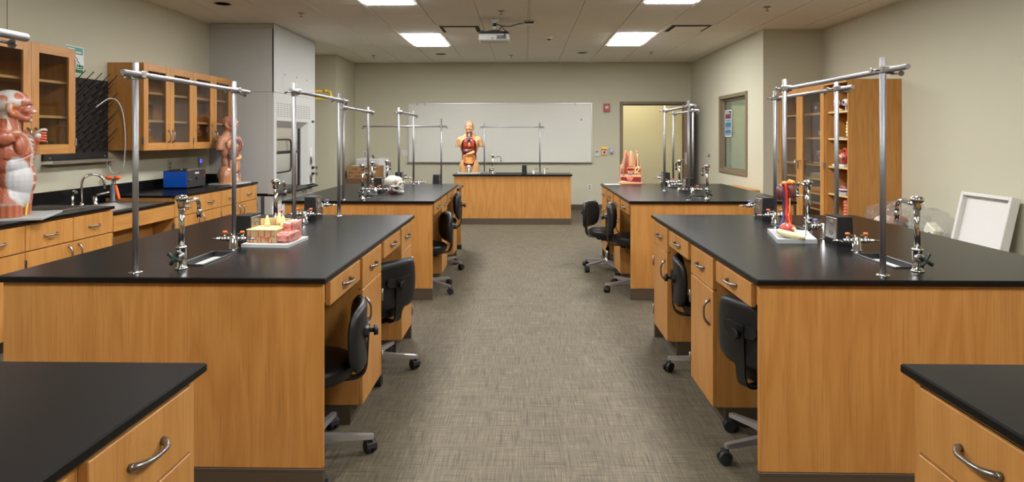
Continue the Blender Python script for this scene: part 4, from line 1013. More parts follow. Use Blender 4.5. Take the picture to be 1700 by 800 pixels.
for (z, a, b, h_) in ((sz1 - .030, .02, .11, .010), (sz1 - .058, .02, .19, .012), (sz0 + .056, .10, .195, .007)): ln.box(xw + .0036, xw + .004, sy0 + a, sy0 + b, z, z + h_)
ob('print_lines', ln, SG[0], t)
pg = MB()                                                   # person bending over a basin
yy = lambda v: sy0 + v
pts = [(xw + .004, yy(.085), 2.165), (xw + .004, yy(.105), 2.160), (xw + .004, yy(.125), 2.145), (xw + .004, yy(.145), 2.122)]
pg.tube(pts, .003, 6); pg.tube([(xw + .004, yy(.10), 2.105), (xw + .004, yy(.12), 2.125), (xw + .004, yy(.14), 2.115), (xw + .004, yy(.155), 2.10)], .0025, 6)
pg.box(xw + .003, xw + .0045, yy(.165), yy(.173), 2.05, 2.098); pg.ball((xw + .004, yy(.155), 2.105), (.001, .008, .008), 8, 6)
ob('pictogram', pg, SG[3], t); ob('pictogram_basin', MB().box(xw + .003, xw + .0042, yy(.10), yy(.145), 2.07, 2.096).box(xw + .003, xw + .0042, yy(.04), yy(.145), 2.066, 2.072), SG[2], t)
# wall outlets over the water bath
t = outlet(0, 0, 'dark steel duplex outlet on the left wall behind the blue water bath', m=STEEL, rz=math.pi / 2); t.location = (XL, 6.89, 1.10)
t = thing('wall_controller', 'small wall control with glowing blue display near the fume hood', 'wall control', (XL, 7.535, 1.105), math.pi / 2)
ob('plate', MB().box(-.034, .034, -.012, -.0005, -.058, .058, .002), STEEL, t); ob('display', MB().box(-.012, .026, -.014, -.0115, .0, .045), mat('blue_display', (60, 70, 240), .3, emit=(60, 70, 255), estr=1.6), t)
# blue water bath
t = thing('water_bath', 'blue and black water bath with steel lid on the left wall worktop', 'lab device', (-3.79, 6.73, CT))
ob('case', MB().box(-.135, .13, -.19, .19, .012, .195, .003), mat('charcoal_case', (42, 42, 43), .5), t)
ob('blue_panel', MB().box(-.13, .125, -.194, -.189, .016, .188, .002), mat('bright_blue_panel', (10, 84, 190), .35), t)
ob('lid', MB().box(-.10, .11, -.15, .17, .195, .203, .003).prism([(-.15, .203), (.17, .203), (.14, .212), (-.10, .212)], 'x', -.085, .095), STEEL, t)
ob('lid_knob', MB().cyl((.03, -.13, .203), (.03, -.13, .216), .008, n=10), STEEL, t)
ob('dial', MB().cyl((.13, 0, .11), (.142, 0, .11), .016, n=16), BLACKP, t); ob('label_plate', MB().box(.13, .1315, -.035, .045, .155, .175), WHITEP, t)
ob('switch', MB().box(.13, .136, .15, .17, .11, .14, .002), mat('switch_red', (170, 40, 34), .4), t); ob('drain_tap', MB().cyl((.13, -.175, .10), (.155, -.175, .10), .007, n=10).box(.145, .16, -.182, -.150, .095, .105, .002), STEEL, t)
for q in ((-.1, -.15), (-.1, .15), (.1, -.15), (.1, .15)): ob('foot', MB().cyl((q[0], q[1], 0), (q[0], q[1], .013), .014, n=10), RUBBER, t)

# ------------------------------------------------------------------ fume hood
FX = -3.22; fy0, fy1 = 7.762, 9.30
t = thing('fume_hood', 'tall grey fume hood enclosure with glass sash against the left wall', 'fume hood', ((XL + FX) / 2, (fy0 + fy1) / 2, 0), world=True)
ob('upper_side_panel', MB().box(XL + .001, FX - .002, fy0, fy0 + .02, 2.006, H - .06, .001), HOODM, t)
ob('top_filler', MB().box(XL + .001, FX - .004, fy0 + .002, fy0 + .02, H - .058, H - .001), HOODM, t)
ob('lower_side_panel', MB().box(XL + .001, FX - .085, fy0, fy0 + .02, .70, 2.003, .001), HOODM, t)
ob('corner_post', MB().box(FX - .083, FX, fy0, fy0 + .09, .69, 2.003, .002), HOODM, t)
ob('far_side_panel', MB().box(XL + .001, FX, fy1 - .02, fy1, .69, H - .001, .001), HOODM, t)
ob('upper_front_panel', MB().box(FX - .02, FX, fy0 + .0, fy1 - .021, 2.006, H - .001, .001), HOODM, t)
ob('access_panel', MB().box(FX, FX + .003, fy0 + .30, fy1 - .16, 2.05, 2.30, .001), HOODM, t)
for y in (8.124, 8.535, 8.94): ob('panel_screw', MB().cyl((FX + .003, y, 2.262), (FX + .006, y, 2.262), .010, n=10), BLACKP, t)
ob('vent_panel', MB().box(FX - .02, FX, fy0 + .091, fy1 - .021, 1.64, 2.003, .001), HOODM, t)
lv = MB()
for i in range(12):
    for j in range(7):
        y = 7.90 + i * .104; z = 1.70 + j * .028
        lv.box(FX - .001, FX + .0015, y - .036, y + .036, z - .006, z + .006)
ob('louvre_slots', lv, mat('louvre_shadow', (138, 136, 130), .6), t, kind='stuff')
ob('header_bevel', MB().prism([(FX, 1.64), (FX - .02, 1.64), (FX - .11, 1.56), (FX - .09, 1.55)], 'y', fy0 + .091, 9.0), HOODM, t)
ob('right_post', MB().box(FX - .10, FX, 9.0, fy1 - .021, .72, 1.639, .002).prism([(FX, 8.999), (FX - .10, 8.999), (FX - .10, 8.93), (FX - .09, 8.93)], 'z', .72, 1.639), HOODM, t)
ob('liner', MB().box(XL + .02, XL + .04, fy0 + .03, fy1 - .04, .70, 2.0).box(XL + .04, FX - .11, fy1 - .04, fy1 - .025, .70, 2.0).box(XL + .04, FX - .11, fy0 + .021, fy0 + .03, .70, 2.0).box(XL + .04, FX - .11, fy0 + .03, fy1 - .04, 1.98, 2.0), HOODD, t)
ob('work_surface', MB().box(XL + .04, FX - .03, fy0 + .03, fy1 - .04, .665, .70, .003), EPOXY, t)
ob('airfoil_sill', MB().prism([(FX - .03, .70), (FX + .045, .675), (FX + .05, .69), (FX - .03, .72)], 'y', fy0 + .03, fy1 + .005), EPOXY, t)
sx_ = FX - .10
sa = ob('sash_frame', MB().box(sx_ - .012, sx_ + .012, fy0 + .095, 8.93, 1.195, 1.235, .002).box(sx_ - .012, sx_ + .012, 8.87, 8.93, .72, 1.60, .002).box(sx_ - .012, sx_ + .012, fy0 + .095, fy0 + .13, .72, 1.60, .002), BLACKM, t)
ob('sash_glass', MB().box(sx_ - .003, sx_ + .003, fy0 + .13, 8.87, 1.235, 1.60), GLASS, sa)
loop = [(FX - .07, 7.86, 1.39), (FX - .07, 8.42, 1.39), (FX - .07, 8.49, 1.37), (FX - .07, 8.52, 1.31), (FX - .07, 8.52, 1.03), (FX - .07, 8.49, .97), (FX - .07, 8.42, .95), (FX - .07, 7.86, .95)]
ob('grab_loop', MB().tube(smooth_path(loop, 4), .012, 8), BLACKM, t)
ob('added_interior_lamp', MB().box(XL + .25, FX - .30, fy0 + .35, fy1 - .35, 1.955, 1.975, .004), mat('added_hood_lamp', (240, 240, 235), .5, emit=(255, 250, 240), estr=7), t)  # unseen lamp, added to brighten the dark hood interior
ob('notice', MB().box(FX + .0, FX + .001, 9.08, 9.17, 1.13, 1.27), WHITEP, t)
for z in (1.066, .794):
    p_ = ob('switch_plate', MB().box(FX, FX + .006, 9.065, 9.165, z - .06, z + .06, .002), STEEL, t)
    ob('switch', MB().box(FX + .006, FX + .010, 9.10, 9.13, z - .03, z + .03, .002), BLACKP, p_)
for z in (.964, .872):
    ob('service_knob', MB().cyl((FX, 9.168, z), (FX + .03, 9.168, z), .022, n=14).cyl((FX + .03, 9.168, z), (FX + .075, 9.168, z), .006, n=8).cyl((FX + .075, 9.168, z - .03), (FX + .075, 9.168, z + .02), .007, n=8), BLACKP, t)
ob('badge', MB().box(FX, FX + .003, 9.15, 9.25, 1.64, 1.675), BLACKP, t)
ob('under_counter_strip', MB().box(XL + .03, FX - .10, fy0 - .004, fy0 + .02, .665, .699, .002), EPOXY, t)
base = thing('hood_base_cabinet', 'pale grey base cabinet under the fume hood', 'cabinet', ((XL + FX) / 2, 8.5, 0), world=True)
ob('carcass', MB().box(XL + .02, FX - .05, fy0 + .0, fy1 - .02, .09, .664, .002), HOODM, base)
ob('filler_strip', MB().box(FX - .16, FX - .12, fy0 - .012, fy0 - .0005, .09, .66), mat('filler_dark', (70, 68, 64), .6), base)
ob('cove_base', MB().box(XL + .02, FX - .09, fy0 + .02, fy1 - .02, 0, .0895), COVE, base)
yd = [fy0 + .005, fy0 + .385, fy0 + .765, fy0 + 1.14, fy1 - .025]
for k in range(4):
    d = ob('door', MB().box(FX - .0495, FX - .03, yd[k] + .002, yd[k + 1] - .002, .10, .66, .002), HOODM, base)
    yh = yd[k + 1] - .05 if k % 2 == 0 else yd[k] + .05
    ob('handle', handle((FX - .03, yh, .58), (0, 0, 1), (1, 0, 0), .11), NICKEL, d)
t = thing('warning_sign', 'red and white warning sheet on the fume hood base', 'sign', (FX - .03, 7.95, .38), world=True)
ob('sheet', MB().box(FX - .0297, FX - .0285, 7.785, 8.13, .34, .53), SG[0], t)
try:
    wm_ = text_mesh('DANGER', .075, Matrix.Translation((FX - .028, 7.80, .46)) @ Matrix(((0, 0, 1, 0), (1, 0, 0, 0), (0, 1, 0, 0), (0, 0, 0, 1))))
    wm_.transform(Matrix.Translation(-Vector(t.location))); ob('red_lettering', wm_, MATS['alarm_red'], t)
except Exception: pass
ob('red_print', MB().box(FX - .0285, FX - .028, 7.80, 8.12, .40, .445), MATS['alarm_red'], t)
t = thing('gas_pipe', 'yellow gas pipe with elbow on the wall past the fume hood', 'pipe', (-3.6, 10.05, 2.17), world=True)
PIPE = mat('gas_yellow', (214, 180, 36), .4)
ob('pipe_run', MB().cyl((XL + .001, 10.05, 2.185), (-3.28, 10.05, 2.185), .02, n=14).tube(smooth_path([(-3.29, 10.05, 2.185), (-3.245, 10.05, 2.182), (-3.222, 10.05, 2.16), (-3.218, 10.05, 2.10)], 4), .022, 12), PIPE, t)
ob('coupling', MB().cyl((-3.34, 10.05, 2.185), (-3.28, 10.05, 2.185), .027, n=14), PIPE, t); ob('coupling', MB().cyl((-3.218, 10.05, 2.12), (-3.218, 10.05, 2.085), .028, n=14), PIPE, t)
ob('drop_pipe', MB().cyl((-3.218, 10.05, 2.09), (-3.218, 10.05, 2.07), .018, n=12).cyl((XL + .001, 10.05, 2.06), (-3.23, 10.05, 2.06), .018, n=12), PIPE, t)

# ------------------------------------------------------------------ tall cabinet on the right wall
TX = 3.463; ty0, ty1, tb_ = 6.60, 8.335, 7.09; TZ = 2.05
t = thing('tall_cabinet', 'tall oak cabinet with open shelves and two glass doors on the right wall', 'cabinet', ((TX + XR) / 2, 7.45, 0), world=True)
th = .02
ob('side_panel', MB().box(TX + .0005, XR - .001, ty0, ty0 + th, .0, TZ, .002), WOOD, t); ob('side_panel', MB().box(TX + .0005, XR - .001, ty1 - th, ty1, 0, TZ, .002), WOOD, t)
ob('partition', MB().box(TX + .0005, XR - .01, tb_ - .018, tb_ + .018, .1, TZ - th), WOOD, t)
ob('top_panel', MB().box(TX + .0005, XR - .001, ty0 + th, ty1 - th, TZ - th, TZ), WOODY, t); ob('bottom_panel', MB().box(TX + .0005, XR - .001, ty0 + th, ty1 - th, .08, .1), WOODY, t)
ob('back_panel', MB().box(XR - .012, XR - .001, ty0 + th, ty1 - th, .1, TZ - th), WOOD, t)
ob('plinth', MB().box(TX + .03, XR - .02, ty0 + th, ty1 - th, 0, .079), COVE, t)
SHZ = [1.714, 1.412, 1.095, .787, .48]
for z in SHZ:
    s_ = ob('shelf', MB().box(TX + .025, XR - .013, ty0 + th + .001, tb_ - .019, z - .02, z), WOODY, t); ob('shelf_edge', MB().box(TX + .022, TX + .025, ty0 + th + .001, tb_ - .019, z - .02, z), SHELFE, s_)
GSZ = [1.714, 1.42, 1.10, .93, .755, .57]
for z in GSZ:
    s_ = ob('shelf', MB().box(TX + .045, XR - .013, tb_ + .019, ty1 - th - .001, z - .02, z), WOODY, t); ob('shelf_edge', MB().box(TX + .042, TX + .045, tb_ + .019, ty1 - th - .001, z - .02, z), SHELFE, s_)
ob('face_rail', MB().box(TX - .02, TX, ty0, tb_, TZ - .035, TZ, .001), WOODY, t)
for k, (a, b) in enumerate(((tb_, 7.712), (7.715, ty1))):
    w = .085
    d = ob('door', MB().box(TX - .022, TX - .0005, a + .001, a + w, .10, TZ - .002, .002).box(TX - .022, TX - .0005, b - w, b - .001, .10, TZ - .002, .002), WOOD, t)
    ob('door_rail', MB().box(TX - .0215, TX - .001, a + w, b - w, TZ - .115, TZ - .002, .001), WOODY, d); ob('door_rail', MB().box(TX - .0215, TX - .001, a + w, b - w, .10, .20, .001), WOODY, d)
    ob('glass_pane', MB().box(TX - .013, TX - .009, a + w, b - w, .2, TZ - .115), GLASS, d)
    yh = b - .04 if k == 0 else a + .04; ye = a if k == 0 else b
    ob('handle', MB().cyl((TX - .022, yh, 1.13), (TX - .06, yh, 1.13), .007, n=10).tube([(TX - .06, yh + (-.05 if k == 0 else .05), 1.13), (TX - .06, yh, 1.13), (TX - .058, yh, 1.09), (TX - .056, yh, 1.03)], .006, 8), CHROME, d)
    for zz in (1.95, 1.10, .25): ob('hinge', MB().box(TX - .028, TX - .002, ye - .009, ye + .009, zz - .035, zz + .035, .001), HINGE, d)
# ------------------------------------------------------------------ sculpting helpers
def cap(mb, p0, p1, r0, r1=None, n=14, M=None):
    r1 = r0 if r1 is None else r1
    mb.cyl(p0, p1, r0, r1, n, M=M); mb.ball(p0, r0, n, 8, M=M); mb.ball(p1, r1, n, 8, M=M)
def remesh(mb, voxel, it=4, fac=.5):
    """fuse overlapping solids into one continuous smooth skin"""
    me = bpy.data.meshes.new('skin'); me.from_pydata(mb.v, [], mb.f)
    bm = bmesh.new(); bm.from_mesh(me); bmesh.ops.remove_doubles(bm, verts=bm.verts, dist=1e-6); bmesh.ops.recalc_face_normals(bm, faces=bm.faces); bm.to_mesh(me); bm.free()
    o = bpy.data.objects.new('skin', me); COL.objects.link(o)
    r = o.modifiers.new('r', 'REMESH'); r.mode = 'VOXEL'; r.voxel_size = voxel
    s = o.modifiers.new('s', 'SMOOTH'); s.iterations = it; s.factor = fac
    bpy.context.view_layer.update(); dg = bpy.context.evaluated_depsgraph_get()
    out = bpy.data.meshes.new_from_object(o.evaluated_get(dg), depsgraph=dg)
    bpy.data.objects.remove(o); bpy.data.meshes.remove(me)
    out.polygons.foreach_set('use_smooth', [True] * len(out.polygons)); return out
def getv(me):
    a = np.empty(len(me.vertices) * 3); me.vertices.foreach_get('co', a); return a.reshape(-1, 3)
def setv(me, a): me.vertices.foreach_set('co', a.ravel()); me.update()
def getn(me):
    a = np.empty(len(me.vertices) * 3); me.vertices.foreach_get('normal', a); return a.reshape(-1, 3)
def dent(v, c, r, d, depth):
    """press a smooth hollow (depth>0) or bump along direction d"""
    q = np.linalg.norm((v - np.array(c)) / np.array(r), axis=1); w = np.clip(1 - q, 0, 1); w = w * w * (3 - 2 * w)
    return v + np.array(d) * (depth * w)[:, None]
def paint(me, cols):
    c = np.clip(np.asarray(cols, float) * .87 / 255, 0, 1); c = np.where(c <= .04045, c / 12.92, ((c + .055) / 1.055) ** 2.4)
    at = me.color_attributes.new('Col', 'FLOAT_COLOR', 'POINT')
    at.data.foreach_set('color', np.concatenate([c, np.ones((len(c), 1))], 1).ravel())
def lay(base, mask, col, k=1.0):
    m = np.clip(mask, 0, 1)[:, None] * k; return base * (1 - m) + np.array(col, float) * m
def band(x, a, b, s=.004): return 1 / (1 + np.exp(-(x - a) / s)) * 1 / (1 + np.exp((x - b) / s))
SKULPT = mat('painted_anatomy', (200, 150, 110), 0.38, vcol=True, coat=0.15, noise=.05, nscale=140)
BONEM = mat('bone_plastic', (192, 185, 170), 0.42, noise=.05, nscale=40)

def head_blobs(mb, M=None):
    mb.ball((0, .012, .785), (.074, .094, .078), 20, 14, M=M); mb.ball((0, -.035, .79), (.062, .055, .06), 18, 12, M=M)
    mb.ball((0, -.04, .735), (.055, .052, .062), 16, 12, M=M); mb.ball((0, -.058, .690), (.036, .034, .026), 14, 10, M=M)
    for s in (-1, 1):
        cap(mb, (s * .05, .0, .715), (s * .026, -.058, .683), .022, .018, M=M); mb.ball((s * .042, -.06, .735), (.022, .024, .02), 12, 8, M=M)
        mb.ball((s * .027, -.082, .778), (.026, .014, .010), 12, 8, M=M)
        mb.ball((s * .075, .012, .745), (.008, .017, .028), 12, 8, M=M)
    cap(mb, (0, -.086, .764), (0, -.104, .731), .008, .0115, 10, M=M); mb.ball((0, -.094, .728), (.016, .013, .010), 10, 8, M=M)
    mb.ball((0, -.084, .704), (.022, .012, .007), 12, 8, M=M); mb.ball((0, -.083, .694), (.019, .012, .007), 12, 8, M=M); mb.ball((0, -.080, .675), (.018, .014, .014), 10, 8, M=M)
    cap(mb, (0, .018, .60), (0, .012, .72), .056, .052, M=M)
def torso_blobs(arms=True, M=None, female=False):
    mb = MB()
    mb.ball((0, .008, .13), (.158, .112, .13), 22, 14); mb.ball((0, .0, .27), (.130, .094, .15), 22, 14); mb.ball((0, .0, .43), (.152, .112, .165), 24, 16)
    for s in (-1, 1):
        cap(mb, (s * .082, .005, .0), (s * .082, .005, .10), .083, .088); mb.ball((s * .07, .06, .10), (.075, .06, .08), 14, 10)
        mb.ball((s * .148, .012, .545), (.062, .062, .062), 16, 12); cap(mb, (s * .11, .02, .565), (s * .03, .028, .625), .042, .044)
        mb.ball((s * .072, -.066, .488), (.088, .032, .078), 18, 12); mb.ball((s * .06, .07, .48), (.08, .05, .11), 14, 10)
        if arms: cap(mb, (s * .168, .012, .53), (s * .190, .012, .44), .052, .047)
    head_blobs(mb, M); return mb
def facefix(v, hm):
    """eye hollows, mouth line, in the head's own frame"""
    inv = np.array(hm.inverted()) if hm else np.eye(4); fw = np.array(hm) if hm else np.eye(4)
    h = v @ inv[:3, :3].T + inv[:3, 3]; top = v[:, 2] > .655
    q = h.copy()
    for s in (-1, 1): q = dent(q, (s * .029, -.092, .758), (.020, .03, .014), (0, 1, 0), .016)
    q = dent(q, (0, -.103, .6995), (.024, .03, .004), (0, 1, 0), .006)
    out = q @ fw[:3, :3].T + fw[:3, 3]; r = v.copy(); r[top] = out[top]; return r, h
def eyeball(parent, hm, s, r=.0092):
    e = MB().ball((s * .029, -.0775, .758), r, 14, 10, mi=0).ball((s * .029, -.0845, .758), (.0055, .0045, .0055), 10, 8, mi=1)
    M = hm or Matrix.Identity(4); e.v = [tuple(M @ Vector(p)) for p in e.v]
    ob('eye', e, [mat('eye_white', (230, 226, 218), .2), mat('eye_iris', (60, 70, 80), .2)], parent)

# ------------------------------------------------------------------ muscle torso on the left bench
HM = Matrix.Rotation(R_(12), 4, 'Z') @ Matrix.Translation((0, .0, .66)) @ Matrix.Scale(1.13, 4) @ Matrix.Translation((0, 0, -.672))
mb = torso_blobs(False, HM)
mb.ball((0, -.018, .25), (.146, .106, .16), 22, 14); mb.ball((0, .0, .36), (.15, .108, .12), 22, 14)
cap(mb, (.16, .0, .53), (.215, -.02, .40), .055, .045)                     # left upper arm, folded
cap(mb, (.215, -.02, .40), (.222, -.055, .52), .042, .028)                 # forearm raised
me = remesh(mb, .0044, 6); v = getv(me); v[:, 2] = np.maximum(v[:, 2], 0)
v, hd = facefix(v, HM)
x, y, z = v.T; ang_ = np.degrees(np.arctan2(x, -y)); nrm = getn(me); sgn = np.sign(x)
flank = np.sin((z * .8 - np.abs(ang_) * .0022) * 430)                      # oblique fibres
fan = np.sin(np.arctan2(z - .545, np.abs(x) - .165) * 44)                  # chest fibres gather at the shoulder
neckf = np.sin((ang_ / 57 * .05 * sgn - z * .45) * 420); thigh = np.sin(ang_ / 57 * 26)
pec = band(z, .415 + .0 * x, .574, .006) * (np.abs(ang_) < 95)
nk = band(z, .592, .69, .006); th_m = band(z, -1, .09, .004)
fib = flank * (1 - pec) * (1 - nk) * (1 - th_m) + fan * pec + neckf * nk + thigh * th_m
groove = np.exp(-((z - .412 - .02 * np.cos(np.radians(ang_) * 2.2)) / .006) ** 2) * (np.abs(ang_) < 95) + np.exp(-((z - .583) / .006) ** 2) * (np.abs(ang_) > 12) * .5 + .8 * np.exp(-((np.abs(x) - .128) / .006) ** 2) * band(z, .45, .60, .01) * (y < .03)
body = (z < .672)
wob = np.sin(x * 61 + z * 37) + np.sin(y * 53 - z * 71) + np.sin(x * 140 - y * 120 + z * 95) * .6
q1 = (z * .8 - np.abs(ang_) * .0022); flank = np.sin(q1 * 330 + wob * 1.3) * .6 + np.sin(q1 * 610 + wob * 2.1) * .4
q2 = np.arctan2(z - .545, np.abs(x) - .165); fan = np.sin(q2 * 30 + wob * .7) * .6 + np.sin(q2 * 57 + wob) * .4
fib = flank * (1 - pec) * (1 - nk) * (1 - th_m) + fan * pec + neckf * nk + thigh * th_m
el = (np.abs(ang_ + 50) / 40) ** 2.4 + (np.abs(z - .235 + .0012 * (ang_ + 50)) / .165) ** 2.4
v = v + nrm * (body * (.0011 * fib * np.where(el < 1.05, .15, 1) - .0055 * groove))[:, None]
mid = fib * .5 + .5
col = np.tile(np.array([178., 92, 62]), (len(v), 1)); col = lay(col, mid, (212, 138, 104), .6)
col = lay(col, groove * body, (128, 56, 38), .8)
col = lay(col, band(z, .577, .592, .003) * band(np.abs(ang_), 8, 70, 3), (224, 212, 180))
el = (np.abs(ang_ + 50) / 40) ** 2.4 + (np.abs(z - .235 + .0012 * (ang_ + 50)) / .165) ** 2.4
white = 1 / (1 + np.exp((el - 1) / .04)); col = lay(col, white, (204, 203, 200))
rec = band(ang_, -14, 18, 1.2) * band(z, .10, .40, .004); col = lay(col, rec, (196, 104, 76)); col = lay(col, rec * (np.sin(x * 900) * .5 + .5), (216, 142, 110), .5)
for zz in (.16, .225, .29, .355): col = lay(col, rec * band(z, zz - .009, zz + .009, .002), (226, 220, 208))
col = lay(col, band(ang_, -17, -12, .8) * band(z, .10, .42, .004), (214, 210, 204))
col = lay(col, band(x, -.020, .014, .003) * band(z, .37, .575, .004) * (y < 0), (214, 208, 196))
rb = band(x, .016, .070, .003) * band(z, .36, .555, .006) * (y < 0); col = lay(col, rb, (134, 72, 58)); col = lay(col, rb * (np.sin(z * 200 + x * 60) > -.1), (226, 222, 210))
col = lay(col, band(z, .085, .098, .003) * (np.abs(ang_) < 120), (214, 206, 196), .9)
col = lay(col, nk * (np.sin(ang_ / 57 * 7 + z * 30) > .86), (222, 210, 190), .9)
# head
hx_, hy_, hz_ = hd.T; ha = np.degrees(np.arctan2(hx_, -hy_)); isH = z > .672
col = lay(col, isH, (184, 100, 72)); hs_ = np.sin(hz_ * 300 + np.abs(hx_) * 160) * .5 + .5; col = lay(col, isH * hs_, (206, 142, 116), .4)
col = lay(col, isH * band(hz_, .80, 1, .004), (222, 220, 214))
col = lay(col, isH * band(hz_, .765, .81, .004) * (np.abs(ha) > 55), (220, 216, 208))
for (a0, z0_, ra, rz_) in ((-62, .822, 20, .022), (-25, .825, 13, .03), (25, .825, 13, .03), (-128, .80, 22, .026)):
    e = ((ha - a0) / ra) ** 2 + ((hz_ - z0_) / rz_) ** 2; col = lay(col, isH / (1 + np.exp((e - 1) / .08)), (206, 112, 80))
col = lay(col, isH * band(hz_, .757, .762, .001) * (np.abs(ha) > 60), (190, 186, 178))
col = lay(col, isH * band(hz_, .70, .765, .006) * band(np.abs(ha), 72, 96, 4), (226, 126, 56))
col = lay(col, isH * band(hz_, .66, .80, .006) * (np.abs(ha) > 112), (222, 214, 202))
col = lay(col, isH * (((hx_) / .026) ** 2 + ((hz_ - .6995) / .011) ** 2 < 1) * (hy_ < -.05), (176, 84, 66))
col = lay(col, isH * ((hx_ / .014) ** 2 + ((hz_ - .728) / .012) ** 2 < 1) * (hy_ < -.08), (220, 196, 176))
col = lay(col, ((np.abs(hx_) > .068) & (np.abs(hz_ - .745) < .032) & (np.abs(hy_ - .012) < .022)) * 1.0, (218, 168, 136))
setv(me, v); paint(me, col)
TL = (-3.56, 4.17, CT)
t = thing('muscle_torso', 'anatomical muscle torso with white skull cap on the left wall worktop', 'anatomical model', TL, math.pi / 2 + R_(24))
ob('base_board', MB().box(-.20, .27, -.22, .16, 0, .018, .003), GREYP, t)
bt = ob('muscle_body', me, SKULPT, t); bt.location.z = .018; bt.scale = (1.02, 1.02, 1.0)
for s in (-1, 1): eyeball(bt, HM, s)
fi = MB()                                                              # folded left hand: palm, four bent fingers, thumb
hc = Vector((.222, -.075, .555))
cap(fi, hc + Vector((.0, .012, -.045)), hc + Vector((0, .0, .0)), .026, .030); fi.ball(hc, (.036, .024, .034), 14, 10)
fm = remesh(fi, .004, 3); fv = getv(fm); c_ = np.tile(np.array([216., 206, 192]), (len(fv), 1)); c_ = lay(c_, band(fv[:, 2], -1, .535, .006), (196, 96, 66)); paint(fm, c_)
hob = ob('hand', fm, SKULPT, bt)
for k in range(4):
    z_ = .578 - .019 * k; L_ = (.040, .046, .043, .034)[k]
    f_ = MB(); pth = [(.205, -.078, z_), (.222, -.106, z_ - .002), (.222 + L_ * .5, -.118, z_ - .004), (.222 + L_, -.108, z_ - .006), (.222 + L_ * .95, -.088, z_ - .008)]
    f_.tube(smooth_path(pth, 4), .0088, 10).ball(pth[-1], .0088, 10, 6)
    ob('finger', f_, mat('muscle_red', (190, 92, 64), .45), hob)
th_ = MB().tube(smooth_path([(.20, -.07, .575), (.198, -.098, .596), (.215, -.118, .602), (.238, -.122, .598)], 4), .0098, 10).ball((.238, -.122, .598), .0098, 10, 6)
ob('thumb', th_, mat('tendon_white', (186, 180, 168), .45), hob)
ob('nerve_cord', MB().tube(smooth_path([(-.07, -.09, .0), (-.068, -.094, .05), (-.062, -.098, .09)], 4), .006, 8), mat('nerve_yellow', (236, 190, 60), .4), bt)

# ------------------------------------------------------------------ organ torsos (demonstration desk, and the film-wrapped one)
mb = torso_blobs(True); me = remesh(mb, .0068, 5); v = getv(me); v[:, 2] = np.maximum(v[:, 2], 0)
arm = (np.abs(v[:, 0]) > .135) & (v[:, 2] > .36) & (v[:, 2] < .445) & (np.abs(v[:, 0]) > .15)
v[arm, 2] = np.maximum(v[arm, 2], .425)
v, hd = facefix(v, None)
x, y, z = v.T
def cav(x, z): return (np.abs(x) / (.112 + .012 * np.sin((z - .3) * 10))) ** 3.2 + (np.abs(z - .335) / .235) ** 3.2
cv_ = cav(x, z); inside = (cv_ < 1) & (y < .0)
depth = np.clip((1 - cv_) * 5, 0, 1)
v[inside, 1] = np.maximum(v[inside, 1], -.085) * (1 - depth[inside]) + np.maximum(v[inside, 1], -.025) * depth[inside]
x, y, z = v.T
col = np.tile(np.array([214., 164, 108]), (len(v), 1))
front = (y < .03)
col = lay(col, front * np.where((cv_ < 1.12) & (cv_ > .8), 1., 0.), (152, 50, 32)); col = lay(col, front * np.where(cv_ <= .8, 1., 0.), (140, 52, 36))
hx_, hy_, hz_ = hd.T
cut = (hx_ < .0) & (hy_ < -.02) & (hz_ > .672) & (hz_ < .80); col = lay(col, cut * 1.0, (196, 108, 70)); col = lay(col, cut * (np.sin(hz_ * 260) > .2), (222, 190, 150), .8)
br_ = (hx_ < .012) & (hy_ < -.02) & (hz_ > .80) & (hz_ < .85); col = lay(col, br_ * 1.0, (216, 128, 110))
nk = (np.abs(x) < .045) & (z > .585) & (z < .675) & (y < -.01); col = lay(col, nk * 1.0, (168, 66, 46)); col = lay(col, nk * (np.abs(x) < .016), (190, 178, 160))
col = lay(col, ((np.abs(x) < .03) & (z < .13) & (y < -.02)) * 1.0, (196, 176, 156))
setv(me, v); paint(me, col); TORSO = me
def ellip(c, r, voxel=.005, n=None): return MB().ball(c, r, 22, 14)
def sculpt_ball(c, r, colfn, nu=30, nv=20, e=1.0):
    m = MB().ball((0, 0, 0), 1.0, nu, nv, e=e).mesh('organ'); a = getv(m) * np.array(r); cc = colfn(a); a = a + np.array(c); setv(m, a); paint(m, cc); return m
